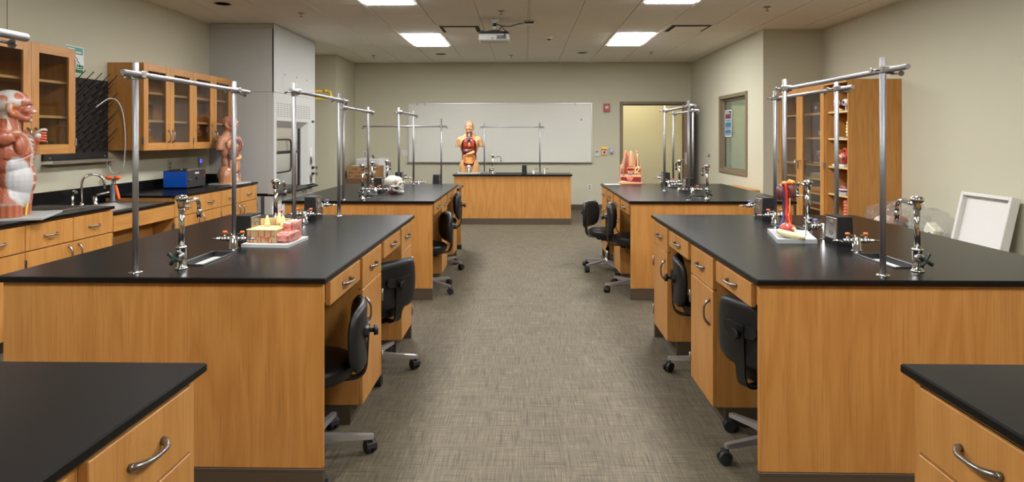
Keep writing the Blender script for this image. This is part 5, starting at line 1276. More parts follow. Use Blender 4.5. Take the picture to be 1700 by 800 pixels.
def organs(t, oz=.018):
    made = []
    def O(name, me_, m=SKULPT):
        o = ob(name, me_, m, t); o.location.z = oz; made.append(o); return o
    for s in (-1, 1):
        O('lung', sculpt_ball((s * .052, -.055, .475), (.048, .046, .088), lambda a: np.where((np.sin(a[:, 2] * 90 + a[:, 0] * 60) > .92)[:, None], (120, 34, 26), (178, 62, 42)), e=.85))
        O('airway', MB().tube(smooth_path([(0, -.07, .60), (s * .01, -.08, .565), (s * .03, -.100, .53), (s * .045, -.104, .50)], 4), [.010] * 13, 8), mat('airway_dark', (92, 74, 84), .4))
    O('heart', sculpt_ball((.006, -.088, .455), (.026, .024, .045), lambda a: np.where((a[:, 2] > .02)[:, None], (226, 170, 80), (206, 120, 50))))
    O('diaphragm', sculpt_ball((0, -.05, .385), (.095, .045, .018), lambda a: np.tile(np.array([170., 70, 56]), (len(a), 1))))
    O('liver', sculpt_ball((-.03, -.068, .350), (.074, .046, .042), lambda a: np.tile(np.array([86., 44, 38]), (len(a), 1)), e=.9))
    O('stomach', MB().tube(smooth_path([(.075, -.062, .355), (.068, -.085, .335), (.03, -.100, .318), (-.01, -.102, .308), (-.045, -.095, .302)], 5), [.02, .022, .024, .026, .027, .028, .028, .028, .027, .026, .026, .025, .024, .022, .021, .02, .018, .017, .016, .014, .01], 12), mat('stomach_tan', (222, 150, 92), .35))
    O('colon', MB().tube(smooth_path([(-.075, -.055, .17), (-.085, -.062, .24), (-.075, -.07, .282), (0, -.082, .276), (.075, -.07, .285), (.086, -.062, .24), (.076, -.055, .165)], 6), .015, 10), mat('colon_pink', (206, 128, 96), .35))
    gut = []
    for r in range(6):
        zz = .262 - .021 * r; w_ = .066 - .003 * r
        for k in range(7):
            u = -1 + 2 * k / 6; u = u if r % 2 == 0 else -u
            gut.append((u * w_, -.083 + .03 * u * u, zz + .004 * math.sin(k * 2.2 + r)))
    O('intestine', MB().tube(smooth_path(gut, 5), .0128, 9), mat('intestine_orange', (228, 162, 84), .35))
    O('bladder', sculpt_ball((0, -.075, .098), (.036, .034, .032), lambda a: np.tile(np.array([206., 196, 184]), (len(a), 1))))
    O('urethra', MB().cyl((0, -.095, .075), (0, -.10, .0), .012, .015, 12), mat('pale_cord', (206, 190, 176), .4))
    O('trachea', MB().cyl((0, -.035, .57), (0, -.05, .66), .014, n=12), mat('trachea_grey', (186, 190, 182), .4))
    return made
t = thing('organ_torso', 'open anatomical torso with red lungs and orange intestines on the demonstration desk', 'anatomical model', (-.925, 10.17, DT))
ob('base_board', MB().box(-.19, .19, -.14, .14, 0, .018, .003), GREYP, t)
bt = ob('torso_body', TORSO, SKULPT, t); bt.location.z = .018
for s in (-1, 1): eyeball(bt, None, s, .0112 if s < 0 else .0095)
organs(t)
t = thing('wrapped_torso', 'anatomical torso wrapped in clear film beside the fume hood', 'anatomical model', (-3.53, 7.24, CT), R_(80)); t.scale = (.93, .93, .93)
ob('base_board', MB().box(-.21, .21, -.16, .16, 0, .018, .003), GREYP, t)
wm = TORSO.copy(); bt = bpy.data.objects.new('torso_body', wm); COL.objects.link(bt); bt.parent = t; bt.location.z = .018
WARM = mat('painted_anatomy_warm', (200, 140, 100), .3, vcol=True, coat=.4); wm.materials.clear(); wm.materials.append(WARM)
a = np.empty(len(wm.vertices) * 4); wm.color_attributes['Col'].data.foreach_get('color', a); a = a.reshape(-1, 4); a[:, :3] *= np.array([1.1, .78, .62]); wm.color_attributes['Col'].data.foreach_set('color', a.ravel())
organs(t)
def shell(src, parent, zlo, zhi, off=.006, oz=.018, seed=1):
    m = src.copy(); v = getv(m); n = getn(m); rs = np.random.RandomState(seed)
    w = np.sin(v[:, 0] * 60 + v[:, 2] * 45) * np.sin(v[:, 1] * 70 - v[:, 2] * 30) * .004 + np.sin(v[:, 2] * 150 + v[:, 0] * 90) * .002
    fr_ = (cav(v[:, 0], v[:, 2]) < 1.05) & (v[:, 1] < .0); v2 = v + n * (off + w)[:, None]
    v2[fr_, 1] = -.112 + .25 * np.abs(v[fr_, 0]) ** 1.4 + w[fr_]
    setv(m, v2); bm = bmesh.new(); bm.from_mesh(m)
    bmesh.ops.delete(bm, geom=[f for f in bm.faces if not (zlo < f.calc_center_median().z < zhi)], context='FACES'); bm.to_mesh(m); bm.free()
    m.materials.clear(); m.materials.append(FILM)
    o = bpy.data.objects.new('film_wrap', m); COL.objects.link(o); o.parent = parent; o.location.z = oz; return o
shell(TORSO, t, .02, .90)

# ------------------------------------------------------------------ heads inside the wall cabinet
hb = MB(); head_blobs(hb); cap(hb, (-.10, .02, .585), (.10, .02, .585), .045)
hme = remesh(hb, .0062, 4); v = getv(hme); v, hd = facefix(v, None); v[:, 2] = np.maximum(v[:, 2], .56); v[:, 2] -= .56
x, y, z = v.T; c_ = np.tile(np.array([206., 124, 78]), (len(v), 1)); c_ = lay(c_, (np.sin(z * 240 + np.abs(x) * 120) > .3) * (z > .1), (176, 78, 50), .7); c_ = lay(c_, band(z, .235, 1, .004), (214, 150, 110)); c_ = lay(c_, (x < 0) * band(z, .19, .27, .004) * (y < 0), (226, 200, 150), .8)
setv(hme, v); paint(hme, c_)
t = thing('head_model', 'orange anatomical head bust behind the first glass door above the water bath', 'anatomical model', (-3.86, 6.06, 1.317), R_(60)); ob('bust', hme, SKULPT, t)
h2 = hme.copy(); t = thing('head_model', 'film-wrapped head bust behind the third glass door above the water bath', 'anatomical model', (-3.87, 6.98, 1.317), R_(150))
b2 = bpy.data.objects.new('bust', h2); COL.objects.link(b2); b2.parent = t
fm_ = hme.copy(); v = getv(fm_); nn = getn(fm_); setv(fm_, v + nn * (.006 + .004 * np.sin(v[:, 2] * 160 + v[:, 0] * 90))[:, None]); fm_.materials.clear(); fm_.materials.append(FILM)
b3 = bpy.data.objects.new('film_wrap', fm_); COL.objects.link(b3); b3.parent = t
GLW = glass('lab_glassware', (238, 240, 240), dens=.95)
def beaker(x, y, z, r, h, label):
    t = thing('glass_beaker', label, 'glassware', (x, y, z))
    ob('vessel', MB().lathe([(0, .002), (r * .95, .002), (r, .008), (r, h * .96), (r * 1.08, h), (r * 1.02, h), (r * .95, h * .95), (r * .94, .006), (0, .005)], n=20), GLW, t)
beaker(-3.80, 4.70, 1.317, .03, .07, 'small glass beaker behind the wall cabinet glass beside the torso hand, left one')
beaker(-3.79, 4.79, 1.317, .032, .085, 'small glass beaker behind the wall cabinet glass beside the torso hand, right one')
beaker(-3.83, 6.10, 1.597, .055, .16, 'tall glass beaker on the shelf behind the first door above the water bath')
t = thing('metal_funnel', 'shiny metal cone on the shelf behind the first door above the water bath', 'funnel', (-3.80, 5.96, 1.597)); ob('cone', MB().lathe([(.035, 0), (.03, .05), (.012, .17), (.0, .175)], n=20), CHROME, t)

# ------------------------------------------------------------------ skull on the left rear island
sk = MB()
sk.ball((-.028, 0, .098), (.088, .068, .068), 24, 16); sk.ball((-.055, 0, .088), (.062, .062, .058), 18, 12); sk.ball((.03, 0, .105), (.048, .056, .052), 18, 12)
sk.ball((.058, 0, .058), (.034, .040, .038), 16, 12); sk.ball((.07, 0, .034), (.028, .027, .022), 14, 10)
for s in (-1, 1):
    cap(sk, (-.012, s * .060, .062), (.05, s * .054, .06), .006, .0085, 10); sk.ball((.058, s * .046, .066), (.018, .013, .016), 12, 8)
    cap(sk, (.072, s * .04, .092), (.062, s * .05, .07), .008, .008, 10); sk.ball((-.022, s * .052, .04), (.014, .012, .022), 10, 8)
    cap(sk, (.006, s * .046, .055), (.014, s * .044, .022), .011, .011, 10); cap(sk, (.014, s * .044, .022), (.088, s * .012, .008), .0105, .011, 10)
cap(sk, (.078, -.03, .098), (.078, .03, .098), .010, .010); cap(sk, (.083, 0, .085), (.093, 0, .072), .006, .006, 10); cap(sk, (.092, -.01, .006), (.092, .01, .006), .010)
me = remesh(sk, .0036, 3); v = getv(me)
for s in (-1, 1):
    v = dent(v, (.085, s * .026, .077), (.022, .019, .016), (-1, 0, 0), .034); v = dent(v, (.03, s * .058, .082), (.034, .02, .03), (0, -s, 0), .013)
v = dent(v, (.098, 0, .056), (.02, .012, .016), (-1, 0, 0), .022); v = dent(v, (.105, 0, .022), (.03, .034, .0035), (-1, 0, 0), .006)
c_ = np.tile(np.array([206., 199, 184]), (len(v), 1))
for s in (-1, 1): c_ = lay(c_, np.exp(-(((v[:, 0] - .062) / .01) ** 2 + ((v[:, 1] - s * .045) / .012) ** 2 + ((v[:, 2] - .094) / .012) ** 2)), (196, 150, 100), .7)
c_ = lay(c_, ((v[:, 2] > .014) & (v[:, 2] < .032) & (v[:, 0] > .066)) * (np.abs(np.sin(np.arctan2(v[:, 1], v[:, 0] - .04) * 14)) < .25), (176, 160, 140), .8)
setv(me, v); paint(me, c_)
t = thing('skull_model', 'white human skull model facing right on the left rear island', 'skull', (-1.285, 6.02, TOP), R_(-22))
so = ob('skull', me, mat('bone_painted', (226, 219, 204), .42, vcol=True), t); so.location.z = .012
ob('jaw_cushion', MB().ball((-.03, 0, .013), (.055, .045, .0128), 18, 8, e=.8), mat('dark_red_base', (120, 34, 32), .45), t)

# ------------------------------------------------------------------ bone tissue block on the left front island
t = thing('bone_tissue_model', 'cream and pink bone tissue block model on a white board, left front island', 'anatomical model', (-1.317, 3.19, TOP), R_(-4))
ob('base_board', MB().prism([(-.115, -.13), (.13, -.13), (.125, .13), (-.13, .13)], 'z', 0, .016), WHITEP, t)
CREAM = mat('cream_bone', (200, 178, 122), .5, noise=.06, nscale=120); PORE = mat('porous_bone', (180, 162, 114), .6, noise=.22, nscale=260, bump=.3, bscale=260)
bl = ob('front_block', MB().box(-.105, .052, -.095, .045, .016, .080, .004), PORE, t)
ob('front_cap', MB().box(-.108, .055, -.098, .046, .080, .086, .003), CREAM, bl)
n_ = 12
for k in range(5):
    arc = [(-.104 + .005 * k * 0 + .165 * i / n_, .062 + .034 * math.sin(math.pi * i / n_) + .006 * k - .012) for i in range(n_ + 1)]
    bw = MB(); z1 = .122 - .006 * k
    bw.prism([(p[0], p[1] - .003) for p in arc] + [(p[0], p[1] + .003) for p in arc[::-1]], 'z', .016, z1)
    ob('lamella', bw, CREAM, t)
for (ox, oy, oh) in ((-.052, .018, .060), (-.003, .055, .062), (.036, .018, .060)):
    ob('osteon', MB().lathe([(.016, .0), (.016, .012), (.0135, .014), (.013, .026), (.0108, .028), (.0102, .040), (.0082, .042), (.0078, .052), (.006, .053), (.0055, oh), (.0, oh)], c=(ox, oy, .084 if oy < .05 else .095), n=18), CREAM, t)
VR = mat('vessel_red', (196, 44, 36), .4)
ves = [[(-.10, .052), (-.085, .052), (-.07, .042), (-.055, .043), (-.04, .052), (-.015, .048), (.0, .042), (.012, .043), (.025, .053), (.045, .055)],
       [(-.085, .052), (-.083, .080)], [(-.04, .052), (-.04, .08)], [(-.009, .05), (-.009, .08)], [(.024, .053), (.025, .08)], [(-.07, .042), (-.072, .018)], [(-.03, .05), (-.026, .018)], [(.012, .043), (.010, .018)], [(-.004, .044), (.0, .03)], [(-.044, .034), (-.046, .018)], [(.03, .034), (.028, .018)], [(-.085, .032), (-.084, .018)]]
for p in ves: ob('blood_vessel', MB().tube([(a, -.0965, b) for a, b in p], .0022, 6), VR, bl)
ob('blood_vessel', MB().tube([(-.018, .044, .086), (-.018, .044, .118)], .002, 6), VR, bl)
def spongy(c, r, seed):
    rs = np.random.RandomState(seed); m = MB().ball((0, 0, 0), 1, 36, 24, e=.35).mesh('spongy'); a = getv(m)
    w = np.sin(a[:, 0] * 9 + seed) * np.sin(a[:, 1] * 8 + 2) * np.sin(a[:, 2] * 8 + 1); a = a * (1 + .16 * w)[:, None] * np.array(r)
    cc = np.where((w < -.18)[:, None], (196, 84, 72), (232, 158, 140)); a = a + np.array(c); setv(m, a); paint(m, cc); return m
ob('spongy_bone', spongy((.074, .045, .064), (.030, .062, .050), 1), SKULPT, t); ob('spongy_bone', spongy((.083, -.02, .042), (.034, .075, .026), 4), SKULPT, t)

# ------------------------------------------------------------------ kidney and bladder model on the right front island
t = thing('kidney_model', 'kidney and bladder model on a grey board, right front island', 'anatomical model', (1.475, 3.41, TOP), 0)
ob('base_board', MB().prism([(-.145, -.175), (.062, -.175), (.15, .14), (-.05, .20)], 'z', 0, .022), GREYP, t)
KB = t
ob('stand_rod', MB().tube([(.062, .03, .022), (.062, .03, .235), (.062, .03, .24), (-.02, .03, .24)], .0035, 8), CHROME, t)
KD = mat('kidney_brown', (98, 54, 50), .3, coat=.3)
def kidney(c, s):
    m = MB().ball((0, 0, 0), (.028, .025, .047), 22, 16).mesh('kidney'); a = getv(m); a = dent(a, (-s * .03, 0, 0), (.028, .04, .03), (s, 0, 0), .014); a += np.array(c); setv(m, a); return m
ob('kidney', kidney((-.022, .02, .262), 1), KD, t); ob('kidney', kidney((-.066, .045, .255), -1), KD, t)
ob('adrenal_cap', MB().ball((-.022, .02, .312), (.024, .02, .014), 14, 8).ball((-.03, .018, .318), (.012, .012, .012), 10, 8).ball((-.054, .03, .307), (.016, .015, .012), 10, 8), mat('adrenal_orange', (236, 132, 58), .35), t)
RED = mat('artery_red', (188, 46, 30), .35); BLU = mat('vein_blue', (48, 50, 92), .35)
ob('artery', MB().tube(smooth_path([(-.052, .02, .30), (-.050, .015, .25), (-.050, .01, .18), (-.056, .0, .13), (-.04, -.01, .075)], 5), .0085, 10).cyl((-.05, .015, .262), (-.03, .018, .262), .006, n=8), RED, t)
ob('artery', MB().tube(smooth_path([(-.050, .01, .18), (-.034, .005, .14), (-.036, .0, .10), (-.06, -.01, .06)], 5), .007, 10), RED, t)
ob('vein', MB().tube(smooth_path([(-.060, .032, .29), (-.058, .025, .24), (-.056, .02, .17), (-.072, .01, .10), (-.105, .0, .065)], 5), .008, 10).cyl((-.06, .03, .275), (-.035, .026, .275), .0065, n=8), BLU, t)
ob('ureter', MB().tube(smooth_path([(-.032, .012, .24), (-.040, -.004, .18), (-.048, -.012, .12), (-.04, -.02, .08)], 5), .0035, 8), mat('ureter_orange', (220, 130, 70), .35), t)
bl = sculpt_ball((-.062, -.02, .062), (.040, .036, .036), lambda a: np.where((a[:, 0] > .012)[:, None], (200, 110, 84), (196, 66, 52))); ob('bladder', bl, SKULPT, t)
ob('bladder', sculpt_ball((-.03, .0, .055), (.026, .03, .03), lambda a: np.tile(np.array([206., 130, 96]), (len(a), 1))), SKULPT, t)
pv = MB(); pp = smooth_path([(-.115, -.03, .058), (-.10, -.055, .05), (-.07, -.07, .042), (-.03, -.085, .034), (.0, -.10, .032)], 5); pv.tube(pp, [.009 + .006 * math.sin(i / len(pp) * 3.1) for i in range(len(pp))], 10, flat=1.3).tube(smooth_path([(-.04, -.07, .04), (-.035, -.06, .06), (-.045, -.055, .075)], 4), .008, 8)
ob('pelvis_bone', pv, mat('pelvis_cream', (196, 188, 140), .45), t)
ob('support_peg', MB().cyl((-.06, -.04, .02), (-.06, -.04, .05), .006, n=8), WHITEP, t)

for o_ in list(KB.children):
    if o_.name.split('.')[0] not in ('base_board',): o_.location.y = -.075

# ------------------------------------------------------------------ villi model on the right rear island
vp = [(-.125, 0), (.125, 0), (.125, .165), (.113, .205), (.10, .205), (.085, .365), (.078, .375), (.068, .372), (.045, .21), (.02, .185), (-.01, .19), (-.03, .20), (-.042, .365), (-.055, .378), (-.068, .365), (-.10, .22), (-.125, .195)]
t = thing('villus_model', 'upright intestinal villi cross-section model on the right rear island', 'anatomical model', (1.258, 7.27, TOP))
PEACH = mat('peach_plastic', (202, 146, 106), .45)
ob('base', MB().box(-.138, .138, -.05, .05, 0, .022, .005), PEACH, t)
ob('body_slab', MB().prism([(p, q + .022) for p, q in vp], 'y', -.02, .03, smooth=False), PEACH, t)
ob('villus', MB().lathe([(.030, .17), (.034, .20), (.031, .24), (.025, .32), (.018, .355), (.008, .372), (.0, .374)], c=(0, -.018, .022), n=20).lathe([(.036, .165), (.036, .172), (.030, .175)], c=(0, -.018, .022), n=20), PEACH, t)
def flatpart(name, poly, m, d=.003, y0=-.02): return ob(name, MB().prism([(p, q + .022) for p, q in poly], 'y', y0 - d, y0), m, t)
M1, M2, M3, M4 = mat('villi_red', (176, 66, 42), .4, noise=.25, nscale=220), mat('villi_dark_red', (128, 32, 24), .4, noise=.15, nscale=160), mat('villi_cream', (228, 208, 150), .4), mat('villi_pink', (226, 168, 120), .4, noise=.15, nscale=180)
flatpart('mucosa_layer', [(-.118, .10), (.118, .10), (.118, .16), (-.118, .16)], M1); flatpart('muscle_band', [(-.118, .098), (.118, .098), (.118, .116), (-.118, .116)], M2, .005)
flatpart('submucosa_layer', [(-.118, .062), (.118, .062), (.118, .098), (-.118, .098)], M4); flatpart('muscle_layer', [(-.118, .022), (.118, .0), (.118, .062), (-.118, .062)], M2, .004); flatpart('serosa_layer', [(-.118, .004), (.0, .004), (-.118, .022)], M3, .0045)
flatpart('villus_core', [(-.075, .16), (-.03, .19), (-.046, .33), (-.052, .36), (-.058, .35)], M1, .004); flatpart('villus_core', [(.052, .19), (.10, .19), (.084, .33), (.076, .36), (.07, .34)], M2, .004)
ob('lacteal', MB().tube(smooth_path([(.076, -.027, .36), (.077, -.027, .28), (.078, -.027, .215), (.062, -.027, .19), (.05, -.026, .165), (.07, -.026, .15), (.085, -.026, .165), (.10, -.026, .205)], 4), .0065, 8).tube([(.078, -.027, .215), (.09, -.027, .19), (.085, -.026, .165)], .006, 8).tube([(.06, -.026, .15), (.045, -.026, .135), (.11, -.026, .13)], .006, 8), M3, t)
ob('vein_net', MB().tube(smooth_path([(-.06, -.025, .32), (-.07, -.026, .26), (-.085, -.026, .2), (-.09, -.026, .15), (-.085, -.026, .11), (-.10, -.026, .10)], 4), .008, 8), mat('vein_grey', (124, 126, 116), .4, noise=.3, nscale=300), t)
ob('artery_net', MB().tube(smooth_path([(-.045, -.025, .33), (-.05, -.026, .26), (-.055, -.026, .19), (-.06, -.026, .13)], 4), .010, 8), M1, t)
ob('lymph_nodule', MB().cyl((-.012, -.020, .075), (-.012, -.034, .075), .040, .036, 26), mat('nodule_rim', (186, 150, 150), .4), t); ob('nodule_core', MB().cyl((-.012, -.034, .075), (-.012, -.040, .075), .030, .02, 22), mat('nodule_core', (228, 128, 84), .4, noise=.2, nscale=200), t)
ob('vessel', MB().tube(smooth_path([(-.03, -.03, .112), (-.005, -.032, .118), (.015, -.03, .125), (.022, -.028, .15)], 4), .005, 8), mat('vessel_blue', (98, 110, 150), .4), t)
for k in range(5): ob('crypt', MB().tube(smooth_path([(-.03 + .018 * k, -.024, .16), (-.034 + .018 * k, -.026, .14), (-.024 + .018 * k, -.026, .125)], 3), .0055, 8), M4, t)
t = thing('instruction_sheet', 'white printed sheet lying beside the villi model', 'paper', (1.03, 7.22, TOP), R_(4)); ob('sheet', MB().box(-.09, .09, -.07, .07, .0003, .0012), WHITEP, t); ob('print', MB().box(-.02, .06, -.01, .01, .0012, .0015), mat('print_red', (176, 90, 80), .5), t)

# ------------------------------------------------------------------ shelf contents of the tall cabinet
def eye_model(y, z, label, sc=1.0):
    t = thing('eye_model', label, 'anatomical model', (3.56, y, z))
    ob('foot', MB().lathe([(.035, 0), (.035, .006), (.008, .01), (.007, .06)], n=18), WHITEP, t)
    ob('eyeball', MB().ball((0, 0, .095), .042, 20, 14), mat('eye_model_white', (222, 220, 218), .25), t)
    ob('iris', MB().ball((-.036, -.012, .097), (.012, .019, .019), 14, 8), mat('eye_iris_blue', (70, 80, 100), .2), t)
    ob('muscle', MB().tube([(.0, .03, .125), (.05, .02, .115), (.09, .0, .10)], [.012, .014, .008], 8).tube([(.0, -.03, .07), (.05, -.02, .08), (.09, 0, .10)], [.012, .014, .008], 8), mat('eye_muscle', (176, 66, 52), .4), t)
eye_model(6.83, SHZ[0], 'eyeball model on a stand at the right of the top open shelf'); eye_model(7.02, SHZ[0], 'eyeball model on a stand at the left of the top open shelf')
t = thing('eye_lens_set', 'small cream lens pieces on the top open shelf between the eyeball models', 'anatomical model', (3.55, 6.93, SHZ[0])); ob('lens_pieces', MB().ball((0, 0, .014), (.03, .05, .014), 14, 8).ball((.0, .03, .02), (.02, .02, .02), 12, 8), mat('lens_cream', (214, 190, 140), .4), t)
t = thing('vertebra_model', 'cream spine segment on a grey board on the second open shelf', 'anatomical model', (3.56, 6.79, SHZ[1]))
ob('base_board', MB().box(-.08, .06, -.07, .10, 0, .014, .002), GREYP, t)
for k in range(5): ob('vertebra', MB().ball((0, -.02 + .006 * math.sin(k * 1.3), .035 + .034 * k), (.026, .026, .018), 14, 8, e=.7).cyl((.0, 0, .035 + .034 * k), (.05, .02, .03 + .034 * k), .006, n=8), mat('vertebra_cream', (226, 212, 160), .5), t)
t = thing('heart_model', 'red heart model on a white base on the third open shelf', 'anatomical model', (3.56, 6.87, SHZ[2]))
ob('base', MB().box(-.07, .07, -.13, .13, 0, .026, .003), WHITEP, t)
ob('heart_body', sculpt_ball((0, .0, .098), (.05, .062, .072), lambda a: np.where((np.sin(a[:, 1] * 120 + a[:, 2] * 90) > .85)[:, None], (216, 160, 90), (184, 44, 34))), SKULPT, t)
ob('aorta', MB().tube(smooth_path([(0, .0, .15), (-.01, -.015, .19), (-.01, -.045, .20), (0, -.06, .17), (0, -.06, .12)], 5), .013, 10), mat('aorta_red', (186, 56, 44), .35), t)
ob('valve_detail', MB().ball((-.045, -.03, .11), (.014, .02, .018), 10, 8).ball((-.045, .0, .12), (.012, .016, .014), 10, 8), mat('valve_cream', (226, 190, 110), .4), t); ob('vein', MB().ball((-.042, -.052, .095), (.012, .014, .014), 10, 8), mat('valve_blue', (70, 76, 150), .4), t)
t = thing('jaw_model', 'dark red dome model with white band on the fourth open shelf', 'anatomical model', (3.56, 6.83, SHZ[3]))
ob('base', MB().box(-.07, .07, -.12, .12, 0, .03, .003), GREYP, t); ob('dome', MB().lathe([(.062, .03), (.066, .06), (.055, .095), (.035, .115), (0, .122)], n=24), mat('dome_maroon', (112, 44, 40), .35), t); ob('white_band', MB().lathe([(.068, .05), (.070, .052), (.070, .066), (.068, .068)], n=24), WHITEP, t); ob('red_wing', MB().ball((-.02, .075, .05), (.04, .035, .02), 14, 8), mat('wing_red', (186, 40, 34), .35), t)
t = thing('spine_stack', 'orange and white segmented spine model on the fifth open shelf', 'anatomical model', (3.55, 6.79, SHZ[4]))
for k in range(7): ob('segment', MB().ball((0, 0, .02 + .034 * k), (.036, .034, .013), 14, 8, e=.7), mat('segment_orange', (222, 92, 50), .4), t); ob('disc', MB().ball((0, 0, .037 + .034 * k), (.03, .03, .008), 14, 6), WHITEP, t)
# behind the glass doors
t = thing('red_box_model', 'dark red boxed model on the top shelf behind the glass doors', 'anatomical model', (3.62, 7.56, GSZ[0])); ob('block', MB().box(-.05, .05, -.055, .055, 0, .15, .012), mat('box_maroon', (104, 36, 26), .4), t); ob('white_inset', MB().ball((-.05, -.01, .07), (.008, .022, .022), 12, 8), WHITEP, t)
def wrapped(y, z, label, r=.05, c=(206, 178, 160)):
    t = thing('wrapped_model', label, 'anatomical model', (3.62, y, z)); m = MB().ball((0, 0, 0), 1, 24, 16).mesh('wrapped'); a = getv(m); w = np.sin(a[:, 0] * 7 + y * 9) * np.sin(a[:, 1] * 6) * np.sin(a[:, 2] * 7 + 1)
    a2 = a * (1 + .25 * w)[:, None] * np.array((r, r * 1.1, r * 1.05)) + np.array((0, 0, r * 1.02)); a2[:, 2] = np.maximum(a2[:, 2], 0); setv(m, a2); ob('film_bundle', m, FILM, t)
    ob('core', MB().ball((0, 0, r * .95), (r * .7, r * .75, r * .8), 14, 10), mat('wrap_core_%d' % c[0], c, .5), t)
wrapped(7.50, GSZ[1], 'film-wrapped model on the second shelf behind the glass, left one', .055); wrapped(7.30, GSZ[1], 'film-wrapped model on the second shelf behind the glass, right one', .06, (196, 190, 184))
t = thing('ear_funnel_model', 'pinkish funnel-shaped ear model on the second shelf behind the glass', 'anatomical model', (3.72, 7.42, GSZ[1])); ob('funnel', MB().lathe([(.03, 0), (.012, .02), (.012, .10), (.03, .13), (.065, .16), (.07, .17), (.0, .15)], n=20), mat('ear_skin', (206, 150, 120), .45), t)
t = thing('inner_ear_model', 'white and red spiral inner-ear model on the third shelf behind the glass', 'anatomical model', (3.60, 7.50, GSZ[2]))
ob('stand', MB().box(-.05, .05, -.08, .08, 0, .02, .003).cyl((0, 0, .02), (0, 0, .08), .006, n=8), WHITEP, t)
sp = [(0, (.06 - .0022 * k) * math.cos(k * .35), .10 + (.06 - .0022 * k) * math.sin(k * .35)) for k in range(26)]; ob('cochlea', MB().tube(sp, .011, 8), mat('cochlea_white', (222, 206, 196), .35), t); ob('red_core', MB().ball((0, 0, .10), (.018, .022, .022), 12, 8), mat('cochlea_red', (176, 70, 52), .4), t); ob('yellow_nerve', MB().tube([(0, .04, .13), (.0, .075, .15), (0, .10, .14)], .007, 8), mat('nerve_gold', (214, 170, 70), .4), t)
t = thing('vertebra_ring', 'curved white bone ring on the third shelf behind the glass', 'anatomical model', (3.60, 7.30, GSZ[2])); ob('stand', MB().box(-.04, .04, -.06, .06, 0, .02, .003).cyl((0, 0, .02), (0, 0, .07), .006, n=8), WHITEP, t); ob('ring', MB().tube([(0, .05 * math.cos(a), .10 + .045 * math.sin(a)) for a in [k * .3 - .6 for k in range(16)]], .012, 8), BONEM, t)
for k, (z, c, lb) in enumerate(((GSZ[3], (150, 146, 138), 'grey'), (GSZ[4], (170, 120, 70), 'brown'), (GSZ[5], (120, 62, 44), 'reddish'))):
    t = thing('model_case', f'low {lb} model case on a lower shelf behind the glass doors', 'case', (3.66, 7.45, z)); ob('tray', MB().box(-.12, .12, -.18, .18, 0, .05, .004), mat('case_' + lb, c, .5), t); ob('lid', MB().box(-.115, .115, -.175, .175, .05, .06, .003), mat('case_lid', (200, 196, 186), .3), t)

# ------------------------------------------------------------------ things against the right wall
t = thing('low_cart', 'low grey cart by the right wall holding the plastic bags', 'cart', (3.72, 5.98, 0))
ob('shelf_top', MB().box(-.26, .28, -.42, .52, .49, .515, .004), GREYP, t)
for a in (-.23, .25):
    for b in (-.38, .48): ob('leg', MB().box(a - .015, a + .015, b - .015, b + .015, 0, .49, .002), GREYP, t)
def bag(x, y, z, r, seed, label, inner):
    t = thing('plastic_bag', label, 'bag', (x, y, z)); m = MB().ball((0, 0, 0), 1, 34, 22).mesh('bag'); a = getv(m); rs = np.random.RandomState(seed); w = 0
    for _ in range(7):
        k_ = rs.normal(0, 1, 3); k_ /= np.linalg.norm(k_); w = w + np.abs(np.sin(a @ k_ * rs.uniform(3, 7) + rs.uniform(0, 6))) * .12
    a2 = a * (.68 + w)[:, None] * np.array(r); a2[:, 2] = np.maximum(a2[:, 2] + r[2] * .9, 0); setv(m, a2); ob('film', m, FILM, t)
    for (nm, mb_, mt_) in inner: ob(nm, mb_, mt_, t)
bag(3.74, 6.08, .515, (.16, .15, .14), 2, 'clear plastic bag with a brown bundle near the right wall', [('brown_bundle', MB().ball((-.02, .06, .07), (.09, .06, .06), 16, 10), mat('bundle_brown', (150, 104, 74), .6)), ('dark_strap', MB().tube([(-.1, .0, .10), (-.06, -.06, .07), (-.03, -.1, .04)], .012, 8), BLACKP)])
bag(3.76, 5.73, .515, (.15, .14, .12), 5, 'clear plastic bag with folded cream pouches beside the white foam tray', [('cream_pouch', MB().box(-.05, .04, -.09, .05, .02, .12, .01, M=Matrix.Rotation(.5, 4, 'X')), mat('pouch_cream', (214, 210, 186), .5)), ('dark_part', MB().ball((0, -.06, .03), (.06, .04, .025), 12, 8), mat('part_grey', (92, 92, 94), .5))])
bag(3.74, 6.41, .515, (.15, .14, .11), 8, 'clear plastic bag with pale packing beside the tall oak cabinet', [('pale_packing', MB().ball((0, 0, .05), (.1, .09, .05), 14, 8), mat('packing_pale', (220, 196, 178), .6))])
# white foam tray leaning on the wall
t = thing('foam_tray', 'large white foam tray leaning against the right wall', 'tray', (3.80, 5.26, 0))
TM = Matrix.Translation((-.105, 0, .002)) @ Matrix.Rotation(R_(13), 4, 'Y'); hw, hh, dp_ = .285, .965, .075
ob('back', MB().box(dp_ - .03, dp_, -hw + .03, hw - .03, .03, hh - .03, 0, M=TM), WHITEF, t)
for k_, q_ in enumerate(((-hw, -hw + .03, 0, hh), (hw - .03, hw, 0, hh), (-hw + .03, hw - .03, hh - .03, hh), (-hw + .03, hw - .03, 0, .03))): ob('rim', MB().box(0, dp_, *q_, .004, M=TM), WHITEF, t)
# low wooden table by the window
t = thing('low_table', 'low wooden table against the wall below the window', 'table', (2.97, 8.80, 0))
ob('table_top', MB().box(-.24, .24, -.42, .48, .665, .70, .004), WOODY, t)
for a in (-.21, .21):
    for b in (-.39, .45): ob('leg', MB().box(a - .02, a + .02, b - .02, b + .02, 0, .665, .002), WOOD, t)

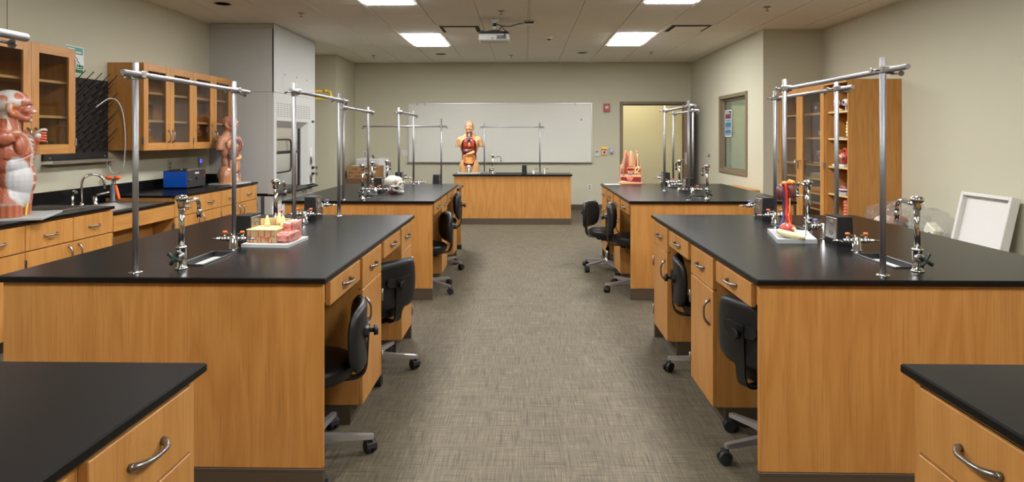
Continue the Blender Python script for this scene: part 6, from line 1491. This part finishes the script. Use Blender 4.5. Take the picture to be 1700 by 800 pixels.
# ------------------------------------------------------------------ boxes in the far left corner
t = thing('corner_table', 'dark low table in the far left corner carrying the boxes', 'table', (-2.95, 11.37, 0))
ob('table_top', MB().box(-.37, .45, -.45, .45, .53, .555, .003), EPOXY, t)
for a in (-.34, .42):
    for b in (-.42, .42): ob('leg', MB().box(a - .02, a + .02, b - .02, b + .02, 0, .53, .002), BLACKM, t)
t = thing('brown_carton', 'flat dark brown carton under the printed cardboard box', 'box', (-2.98, 11.28, .555)); ob('box', MB().box(-.30, .30, -.20, .20, 0, .112, .004), mat('carton_brown', (104, 72, 48), .7), t); ob('seam_tape', MB().box(-.30, .30, -.03, .03, .112, .1125), mat('tape', (150, 116, 80), .4), t)
KR = mat('kraft_cardboard', (146, 106, 60), .75, noise=.05, nscale=30)
t = thing('cardboard_box', 'cardboard box with dark printed blocks and white labels in the far left corner', 'box', (-2.955, 11.25, .668)); ob('box', MB().box(-.295, .30, -.17, .17, 0, .225, .004), KR, t)
INK = mat('carton_ink', (88, 66, 60), .7); pr = MB()
for (a, b, w_) in ((-.20, .16, .10), (-.02, .17, .08), (.20, .165, .09), (-.27, .09, .11), (-.09, .095, .07), (.12, .03, .12), (-.15, .03, .14), (-.28, .03, .05)): pr.box(a, a + w_, -.1715, -.170, b, b + .018)
for a in (-.24, -.13, .06, .17): pr.box(a, a + .008, -.1715, -.17, .10, .15)
ob('print', pr, INK, t); ob('label', MB().box(.02, .19, -.172, -.170, .075, .115).box(.17, .23, -.1725, -.170, .10, .145), WHITEP, t); ob('box_flap', MB().box(-.22, -.08, -.15, .0, .225, .235, .002), WHITEP, t)
t = thing('bench_instrument', 'white boxy bench instrument behind the cardboard box', 'lab device', (-2.90, 11.63, .555))
ob('case', MB().box(-.28, .27, -.18, .20, .0, .465, .006), mat('instrument_white', (206, 206, 200), .5), t); ob('front_recess', MB().box(-.27, .15, -.183, -.18, .02, .44, .002), mat('instrument_grey', (186, 188, 186), .5), t)
for a in (-.235, .09): ob('vent', MB().box(a, a + .04, -.1845, -.182, .31, .36), mat('vent_grey', (140, 142, 142), .5), t)
ob('top_clip', MB().box(.0, .11, -.12, -.05, .465, .47).tube([(.035, -.09, .47), (.02, -.09, .495), (.0, -.09, .525)], .012, 6), BLACKP, t)
